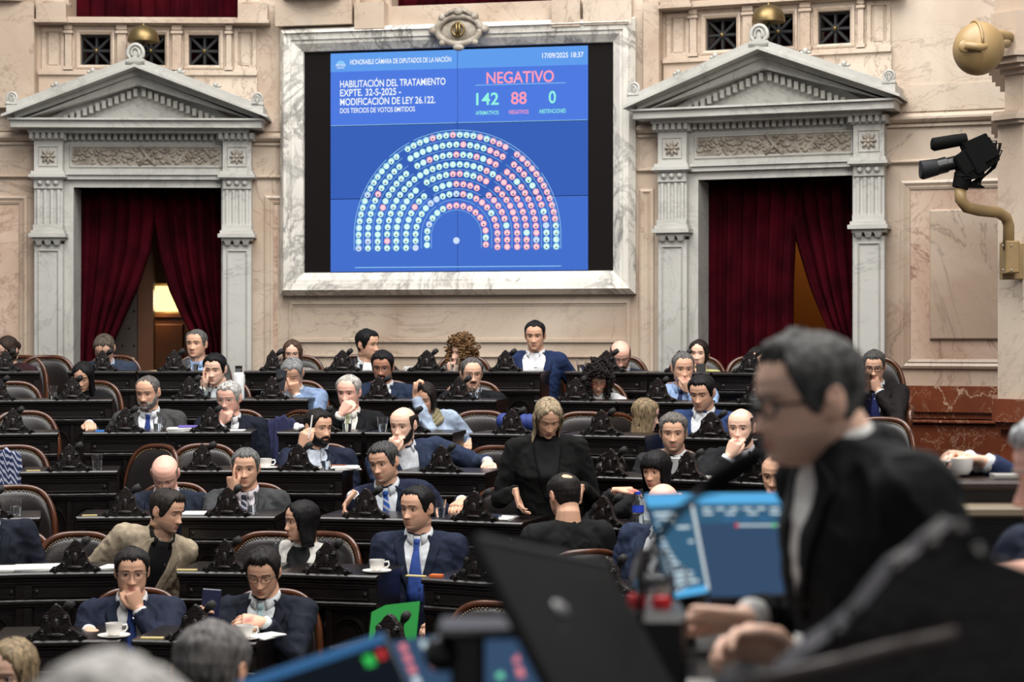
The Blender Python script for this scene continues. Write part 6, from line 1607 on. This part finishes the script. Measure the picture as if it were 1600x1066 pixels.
t = thing('dome_speaker', 'tan rounded helmet-like camera housing hanging from the pillar top', 'housing', at(1535, 78, zc)); O = t.location.copy()
mb = LMB(); c0 = at(1529, 76, zc - .12); mb.ball(c0, (.16, .15, .17), 24, 16, Matrix.Rotation(.25, 3, 'Y')); mb.loc(O).build('shell', M_TAN, t, True)
mb = LMB()
rg = [c0 + Vector((-.03 + .02 * math.cos(a), -.150 * math.cos(a), .01 + .162 * math.sin(a))) for a in [i * .26 for i in range(25)]]
mb.tube(rg, .010, 8); tubepx(mb, [(1507, 71, zc - .27), (1530, 74, zc - .275), (1556, 70, zc - .20), (1575, 68, zc - .05)], .026, 8); mb.ball(at(1506, 73, zc - .26), (.035, .02, .04), 12, 8); mb.loc(O).build('bracket_arm', M_TAN, t, True)
mb = LMB(); tubepx(mb, [(1530, 60, zc - .1), (1560, 55, zc), (1580, 60, zc + .1)], .04, 10); mb.loc(O).build('mount', M_TAN, t, True)

# ================================================================== THE DAIS IN THE FOREGROUND
DZ = EYE - .56                                  # top of the president's desk
t = thing('dais_desk', 'dark wooden dais desk across the foreground under the laptop and monitors', 'desk', (0.35, 2.9, 0))
mb = MB(); mb.hprism([(-1.2, -1.0), (1.0, -1.0), (1.0, 1.38), (.40, 1.38), (.40, .85), (-.20, .85), (-.20, .15), (-1.2, .15)], DZ - .04, DZ); mb.build('worktop', M_WOOD, t)
mb = MB(); mb.bbox(-.15, .95, .76, .80, .0, DZ - .04, .01); mb.build('front_panel', M_WOOD, t)
for x in (-1.15, .90):
    mb = MB(); mb.box(x, x + .05, -.95, .10 if x < 0 else .76, 0, DZ - .04); mb.build('side_panel', M_WOOD, t)
mb = MB(); mb.box(-3.0, 3.2, 1.2, 3.75, EYE - 1.55, EYE - 1.42); o = mb.build('floor_dais', M_FLOOR); o['kind'] = 'structure'
class Quad:
    """flat rectangle given by its photo corners (TL, TR, BR, BL) and their distances"""
    def __init__(s, cs): s.c = [at(x, y, z) for x, y, z in cs]; s.n = (s.c[1] - s.c[0]).cross(s.c[3] - s.c[0]).normalized(); s.n = -s.n if s.n.y > 0 else s.n; s.O = s.c[2].lerp(s.c[3], .5)
    def p(s, u, v, off=0): return s.c[0].lerp(s.c[1], u).lerp(s.c[3].lerp(s.c[2], u), v) + s.n * off - s.O
    def slab(s, mb, u0, u1, v0, v1, o0, o1): mb.loft([[s.p(u, v, o) for u, v in ((u0, v0), (u1, v0), (u1, v1), (u0, v1))] for o in (o0, o1)]); return mb
S_NAVY = glow('panel_navy', (58, 82, 112), .9); S_SKY = glow('panel_sky', (92, 178, 232), 1.0); S_TXT = glow('panel_text', (206, 224, 230), 1); S_TEAL = glow('panel_teal', (58, 100, 130), .9)
S_RED = glow('panel_red', (216, 60, 60), 1); S_GRN = glow('panel_green', (60, 200, 90), 1); S_BLU = glow('panel_blue', (60, 110, 160), .9)
def monitor(name, label, cs, content, foot=None):
    q = Quad(cs); t = thing(name, label, 'monitor', q.O)
    q.slab(MB(), 0, 1, 0, 1, -.02, 0).build('bezel', M_BLACK, t)
    q.slab(MB(), .012, .988, .015, .985, 0, .0012).build('screen', S_NAVY, t)
    for i, (nm_, m, rects) in enumerate(content):
        mb = MB()
        for u0, u1, v0, v1 in rects: q.slab(mb, u0, u1, v0, v1, .0012, .0018 + .0003 * i)
        mb.build(nm_, m, t)
    if foot is not None:
        mb = MB(); f0_ = q.p(.5, .9, -.03); mb.tube([f0_, Vector((f0_.x, f0_.y + .03, foot - q.O.z + .01))], .018, 10); mb.lathe([(.001, 0), (.09, 0), (.085, .012), (.001, .014)], (f0_.x, f0_.y + .03, foot - q.O.z), 20); mb.build('stand', M_BLACK, t, SM)
    return t
rr = random.Random(9)
lines = [(.10 + .02 * (i % 2), .10 + .02 + rr.uniform(.35, .75), .19 + .047 * i, .19 + .047 * i + .026) for i in range(15)]
monitor('tilted_monitor', 'tilted monitor listing names in the left half behind the glass jug', [(1005, 771, 3.42), (1080, 769, 3.42), (1110, 928, 3.36), (1052, 938, 3.36)],
        [('header', S_SKY, [(.012, .988, .015, .13)]), ('list_pane', S_TEAL, [(.012, .988, .13, .90)]), ('text_lines', S_TXT, lines), ('edge_strip', glow('panel_white', (206, 216, 218), 1), [(.93, 1.0, .13, .96)]), ('footer', S_SKY, [(.012, .93, .915, .985)])], DZ)
monitor('control_monitor', 'rectangular monitor with dark blue voting panel in front of the speaker', [(1072, 769, 3.55), (1253, 768, 3.55), (1246, 935, 3.48), (1098, 935, 3.48)],
        [('header', S_SKY, [(.012, .988, .015, .115)]), ('title_band', S_TEAL, [(.012, .988, .115, .30)]), ('text_lines', S_TXT, [(.12 + .12 * i, .12 + .12 * i + .08, .155, .175) for i in range(7)] + [(.12 + .2 * i, .12 + .2 * i + .09, .20, .22) for i in range(4)]), ('buttons', S_BLU, [(.30 + .16 * i, .30 + .16 * i + .10, .25, .275) for i in range(4)]),
         ('slider', S_TXT, [(.40, .98, .315, .330)]), ('red_mark', S_RED, [(.40, .43, .308, .338)]), ('green_mark', S_GRN, [(.74, .77, .308, .338)])], DZ)
monitor('side_monitor', 'monitor with blue header seen beyond the back of the speaker', [(1400, 730, 4.1), (1474, 730, 4.1), (1496, 838, 4.0), (1424, 838, 4.0)],
        [('header', S_SKY, [(.012, .988, .015, .16)]), ('green_mark', S_GRN, [(.62, .78, .09, .27)]), ('red_mark', S_RED, [(.82, .96, .09, .27)])], DZ)
monitor('corner_monitor', 'dark slanted monitor with blue top edge at the bottom left of the laptop', [(365, 1068, 2.25), (600, 988, 2.35), (675, 1150, 2.20), (440, 1230, 2.10)],
        [('header', S_BLU, [(.012, .988, .015, .10)]), ('dark_pane', glow('panel_dark', (24, 30, 38), .8), [(.012, .988, .10, .985)]), ('green_mark', S_GRN, [(.80, .86, .17, .27)]), ('red_mark', S_RED, [(.90, .94, .16, .24)])])
dg_ = []; dr_ = []; dw_ = []
for i in range(7):
    for j in range(4):
        u = .06 + .135 * i; v = .10 + .2 * j; (dr_ if rr.random() < .25 else dg_ if rr.random() < .75 else dw_).append((u, u + .045, v, v + .13))
monitor('chart_monitor', 'low monitor showing green and red seat marks left of the laptop', [(606, 1004, 2.75), (846, 966, 2.75), (880, 1075, 2.45), (640, 1090, 2.45)],
        [('green_marks', glow('seat_green', (120, 220, 180), 1), dg_), ('red_marks', glow('seat_red', (226, 130, 140), 1), dr_), ('white_marks', S_TXT, dw_)], DZ)
# laptop: lid seen from behind
q = Quad([(735, 838, 2.15), (944, 882, 2.45), (1058, 1090, 2.38), (870, 1100, 2.10)])
t = thing('laptop', 'open black laptop seen from behind its lid in the foreground', 'laptop', q.O)
mb = MB(); rs = []
for o_, k in ((-.008, .0), (-.003, .0), (.003, .0), (.006, .012)): rs.append([q.p(u, v, o_) for u, v in ((k, k), (.5, k * .8), (1 - k, k), (1 - k, .5), (1 - k, 1 - k), (.5, 1 - k), (k, 1 - k), (k, .5))])
mb.loft(rs); mb.build('lid', mat('laptop_black', (11, 11, 12), .5, spec=.3), t)
q.slab(MB(), .01, .99, .0, .035, .006, .008).build('top_edge', mat('laptop_edge', (52, 52, 54), .5), t)
mb = MB(); mb.loft([[q.p(.36 + .055 * math.cos(a), .42 + .055 * math.sin(a), o_) for a in [i * PI / 8 for i in range(16)]] for o_ in (.0055, .0075)]); mb.build('lid_emblem', mat('emblem_grey', (120, 120, 122), .35), t, True)
b0, b1 = q.p(0, 1, 0), q.p(1, 1, 0)
mb = MB(); mb.loft([[b0 + Vector((0, 0, dz)), b1 + Vector((0, 0, dz)), b1 + Vector((-.02, -.22, dz)), b0 + Vector((.0, -.22, dz))] for dz in (-.015, 0)]); mb.build('keyboard_deck', M_BLACK, t)
# document stand
t = thing('display_stand', 'black T-shaped stand left of the laptop', 'stand', at(735, 1066, 2.3)); O = t.location.copy()
mb = LMB(); a, b = at(690, 964, 2.3), at(882, 980, 2.3); mb.bbox(a.x, b.x, 2.2, 2.3, b.z, a.z, .006); mb.loc(O).build('bar', M_BLACK, t)
mb = LMB(); a, b = at(704, 980, 2.26), at(758, 1100, 2.26); mb.bbox(a.x, b.x, 2.24, 2.28, b.z - .1, a.z, .006); mb.loc(O).build('post', M_BLACK, t)
mb = LMB(); mb.ball(at(690, 1022, 2.25), .022, 12, 8); mb.loc(O).build('knob', M_BLACK, t, True)
# glass jug with red lids before it
t = thing('glass_jug', 'round glass jug of water in front of the tilted monitor', 'jug', at(1020, 946, 3.2)); k = 3.2 / F
mb = MB(); mb.lathe([(.001, 0), (26 * k, 0), (35 * k, 14 * k), (36 * k, 40 * k), (30 * k, 66 * k), (24 * k, 82 * k), (26 * k, 86 * k), (24 * k, 86 * k), (22 * k, 82 * k), (28 * k, 66 * k), (34 * k, 40 * k), (33 * k, 14 * k), (.001, 3 * k)], (0, 0, 0), 28); mb.build('jug_body', glass('jug_glass', (226, 226, 226)), t, True)
mb = MB(); mb.tube([(34 * k, 0, 60 * k), (52 * k, 0, 56 * k), (54 * k, 0, 34 * k), (36 * k, 0, 22 * k)], 3.5 * k, 8); mb.build('handle', glass('jug_glass'), t, True)
mb = MB(); mb.lathe([(.001, 4 * k), (32 * k, 14 * k), (33 * k, 40 * k), (31 * k, 48 * k), (.001, 48 * k)], (0, 0, 0), 24); mb.build('water', glass('water'), t, True)
for i, (x, y) in enumerate(((995, 942), (1034, 945))):
    P = at(x, y, 2.95); mb = MB(); mb.lathe([(.001, -.012), (.014, -.012), (.015, .006), (.012, .012), (.001, .013)], (0, 0, 0), 16)
    o = mb.build('red_button', mat('button_red', (200, 24, 34), .4), None, SM, loc=P); tag(o, ('left' if i == 0 else 'right') + ' red button on the black control box below the glass jug', 'button', None)
a, b = at(975, 950, 2.93), at(1068, 975, 2.93); mb = MB(); mb.bbox(a.x, b.x, 2.86, 3.02, DZ, a.z - .002, .01); o = mb.build('control_box', M_BLACK); tag(o, 'black control box with two red buttons on the dais desk', 'box')
mb = MB(); mb.box(-.06, .06, -.06, .06, 0, .006); P = at(1060, 1038, 3.05); o = mb.build('papers', M_PAPER, None, False, loc=(P.x, P.y, DZ + .0005)); tag(o, 'bright white paper sheet on the dais desk right of the laptop', 'paper')
# foam microphone on a gooseneck
t = thing('dais_microphone', 'blurred black foam microphone crossing the monitors before the speaker', 'microphone', (at(1015, 900, 2.5).x, 2.5, DZ)); O = t.location.copy()
mb = LMB(); tubepx(mb, [(1190, 706, 2.32), (1165, 724, 2.34), (1120, 752, 2.36), (1100, 766, 2.38)], [.008, .015, .015, .008], 14); mb.loc(O).build('foam_windscreen', M_MATTE, t, True)
mb = LMB(); tubepx(mb, [(1104, 763, 2.37), (1060, 800, 2.4), (1020, 850, 2.44), (1000, 900, 2.48), (1000, 1000, 2.5)], .0055, 8); mb.loc(O).build('gooseneck', M_BLACK, t, True)
mb = MB(); mb.lathe([(.001, 0), (.05, 0), (.045, .02), (.001, .022)], (0, 0, 0), 18); mb.build('base', M_BLACK, t, SM)
# carved crest of the dais bench, lower right
t = thing('carved_bench_end', 'large dark carved scroll bench end at the bottom right', 'bench', (at(1420, 1066, 1.9).x, 1.9, DZ - .3)); O = t.location.copy()
ol = [(1180, 1120), (1215, 1050), (1262, 1010), (1300, 985), (1335, 955), (1362, 920), (1395, 880), (1425, 862), (1452, 838), (1486, 812), (1512, 822), (1530, 852), (1552, 872), (1600, 888), (1700, 930), (1720, 1160)]
pts = [at(x, y, 1.9) - O for x, y in ol]
mb = MB(); mb.loft([[(v.x, .04, v.z) for v in pts], [(v.x, -.02, v.z) for v in pts]]); mb.build('panel', M_WOODC, t)
mb = LMB()
for x, y, r in ((1455, 852, 17), (1498, 830, 15), (1527, 866, 15), (1310, 988, 17), (1334, 958, 14), (1400, 888, 14)):
    mb = LMB(); c = at(x, y, 1.87); r *= 1.87 / F; mb.tube([c + Vector((r * (1 - i / 20) * math.cos(i * .7), -.001 * i, r * (1 - i / 20) * math.sin(i * .7))) for i in range(16)], r * .30, 6); mb.ball(c + Vector((0, -.012, 0)), r * .45, 8, 6); mb.loc(O).build('scroll', M_WOODC, t, True)
mb = LMB(); tubepx(mb, [(1150, 1075, 1.84), (1300, 1040, 1.84), (1420, 1008, 1.84), (1495, 990, 1.84)], .008, 8); mb.loc(O).build('rail', mat('worn_edge', (70, 58, 54), .4), t, True)
# ---- the speaker and the others at the dais
WHO['fg'] = 'the speaker'
person('fg', 1264, 626, z=3.0, label='blurred man in glasses and dark suit in profile standing out in the foreground', h=(-74, 6), hair='short', hcol=(92, 90, 88), skin='fair', glasses=(20, 20, 24), grim=.0030, gsize=(.025, .017), stubble=.3, jacket=(34, 36, 38), shirt=(228, 226, 222), tie=None, vwide=.045, vdepth=.22, hs=.835, b=-78, lean=(-.13, .03), nx=.028, nz=.046, neck=.76, jtop=-.022, quiff=.4, hthick=.024, fat=1.0,
       la=((1168, 968, -.14), {'fd': (-.9, 0, .1), 'pn': (-.2, .3, -.8), 'curl': .55}), ra=((1238, 1024, .06), {'fd': (-.8, .2, .25), 'pn': (.2, .6, -.6), 'curl': .5, 'out': .2}), floor=EYE - 1.42, nose=1.15, jaw=1.0, lid=8, gaze=(0, 10), sw=1.12)
person('fr', 1662, 742, z=3.85, label='white-haired man in navy in profile at the right edge of the foreground', h=(-86, 10), hair='full', hcol=(222, 222, 224), skin='pink', jacket=(34, 48, 84), shirt=W_, b=-66, hs=.96, quiff=.6, hthick=.03, la=((1560, 905, .0), {'fd': (-1, .1, 0)}), ra=((1600, 890, .1), {'fd': (-1, .1, 0)}), floor=EYE - 1.42, lips=(206, 90, 96))
person('fs', 1705, 640, z=6.9, label='man in a blue suit with clasped hands at the right side table', h=(-60, 10), hair='short', jacket=(34, 54, 110), shirt=W_, b=-55, la=((1512, 716, .10), {'fd': (-.8, .3, .1), 'pn': (.5, .2, -.7), 'curl': .7, 'out': .2}), ra=((1540, 722, .16), {'fd': (-.9, .1, .2), 'pn': (0, .3, -.9), 'curl': .6, 'out': .2}), skin='fair', floor=EYE - 1.25, armlen=1.15)
person('fb', 330, 1052, z=4.5, label='grey-haired head seen from behind at the bottom left of the picture', h=(165, 6), hair='full', hcol=(118, 114, 112), skin='tan', jacket=(30, 32, 40), b=170, floor=.45, legs=False, hthick=.018, hs=.98)
person('fw', 168, 1226, z=1.7, label='pale white-haired blurred head at the bottom edge of the picture', h=(175, 10), hair='full', hcol=(226, 220, 214), hthick=.016, skin='pink', jacket=(50, 54, 64), b=175, floor=EYE - 1.42, legs=False)
person('fl', 18, 1052, z=6.2, label='blond woman in glasses cut off at the bottom left corner', fem=True, hair='long', hcol=(160, 138, 106), hlen=.22, h=(-16, 6), glasses=(60, 50, 46), skin='fair', jacket=(36, 36, 42), b=-10, floor=.0, hs=.92)
# ---- side table on the right
t = thing('side_table', 'stepped wooden side table at the right edge under the coffee cups', 'table', (at(1560, 750, 6.9).x, 6.9, 0)); O = t.location.copy()
a = at(1474, 752, 6.5); ZT = a.z
mb = MB(); mb.bbox(a.x - O.x, 1.0, -.42, .30, ZT - .03, ZT, .008); mb.build('tabletop', mat('table_dark', (48, 36, 30), .35), t)
b = at(1482, 792, 6.36); mb = MB(); mb.bbox(b.x - O.x, 1.0, -.56, -.10, b.z - .035, b.z, .008); mb.build('lower_ledge', mat('ledge_worn', (126, 112, 92), .45), t)
mb = MB(); mb.box(a.x - O.x + .04, 1.0, -.38, .26, 0, ZT - .03); mb.build('base', M_WOOD, t)
def on_table(px, dy): p_ = at(px, 740, 6.9 + dy); return Vector((p_.x, 6.9 + dy, ZT))
for i, (px, dy) in enumerate(((1503, -.22), (1527, -.10))):
    o = dup(proto['cup'], on_table(px, dy) + Vector((0, 0, .004)), PI * .9, ['front', 'rear'][i] + ' white coffee cup of the pair on the right side table', None, (1.05,) * 3)
    if 'group' in o: del o['group']
mb = MB(); mb.box(-.16, .42, -.10, .10, 0, .012); o = mb.build('papers', M_PAPER, None, False, loc=on_table(1530, .04) + Vector((.06, 0, .0005))); tag(o, 'white papers under the blue sleeves on the right side table', 'paper')
mb = MB(); mb.bbox(-.05, .05, -.03, .03, 0, .018, .004); o = mb.build('paper_box', mat('grey_box', (150, 146, 140), .6), None, False, loc=on_table(1572, -.30)); tag(o, 'small grey box at the front of the right side table', 'box')
mb = MB(); mb.box(-.14, .14, -.10, .10, 0, .006); P = at(1602, 902, 3.7); o = mb.build('papers', M_PAPER, None, False, loc=(P.x + .06, 3.62, P.z)); tag(o, 'white paper under the arm of the white-haired man', 'paper')
mb = MB(); mb.bbox(-.25, .6, -.3, .35, DZ - .3, P.z - .0006, .01); o = mb.build('side_desk', M_WOOD, None, False, loc=(P.x + .2, 3.62, 0)); tag(o, 'dark desk top under the arm of the white-haired man', 'desk')
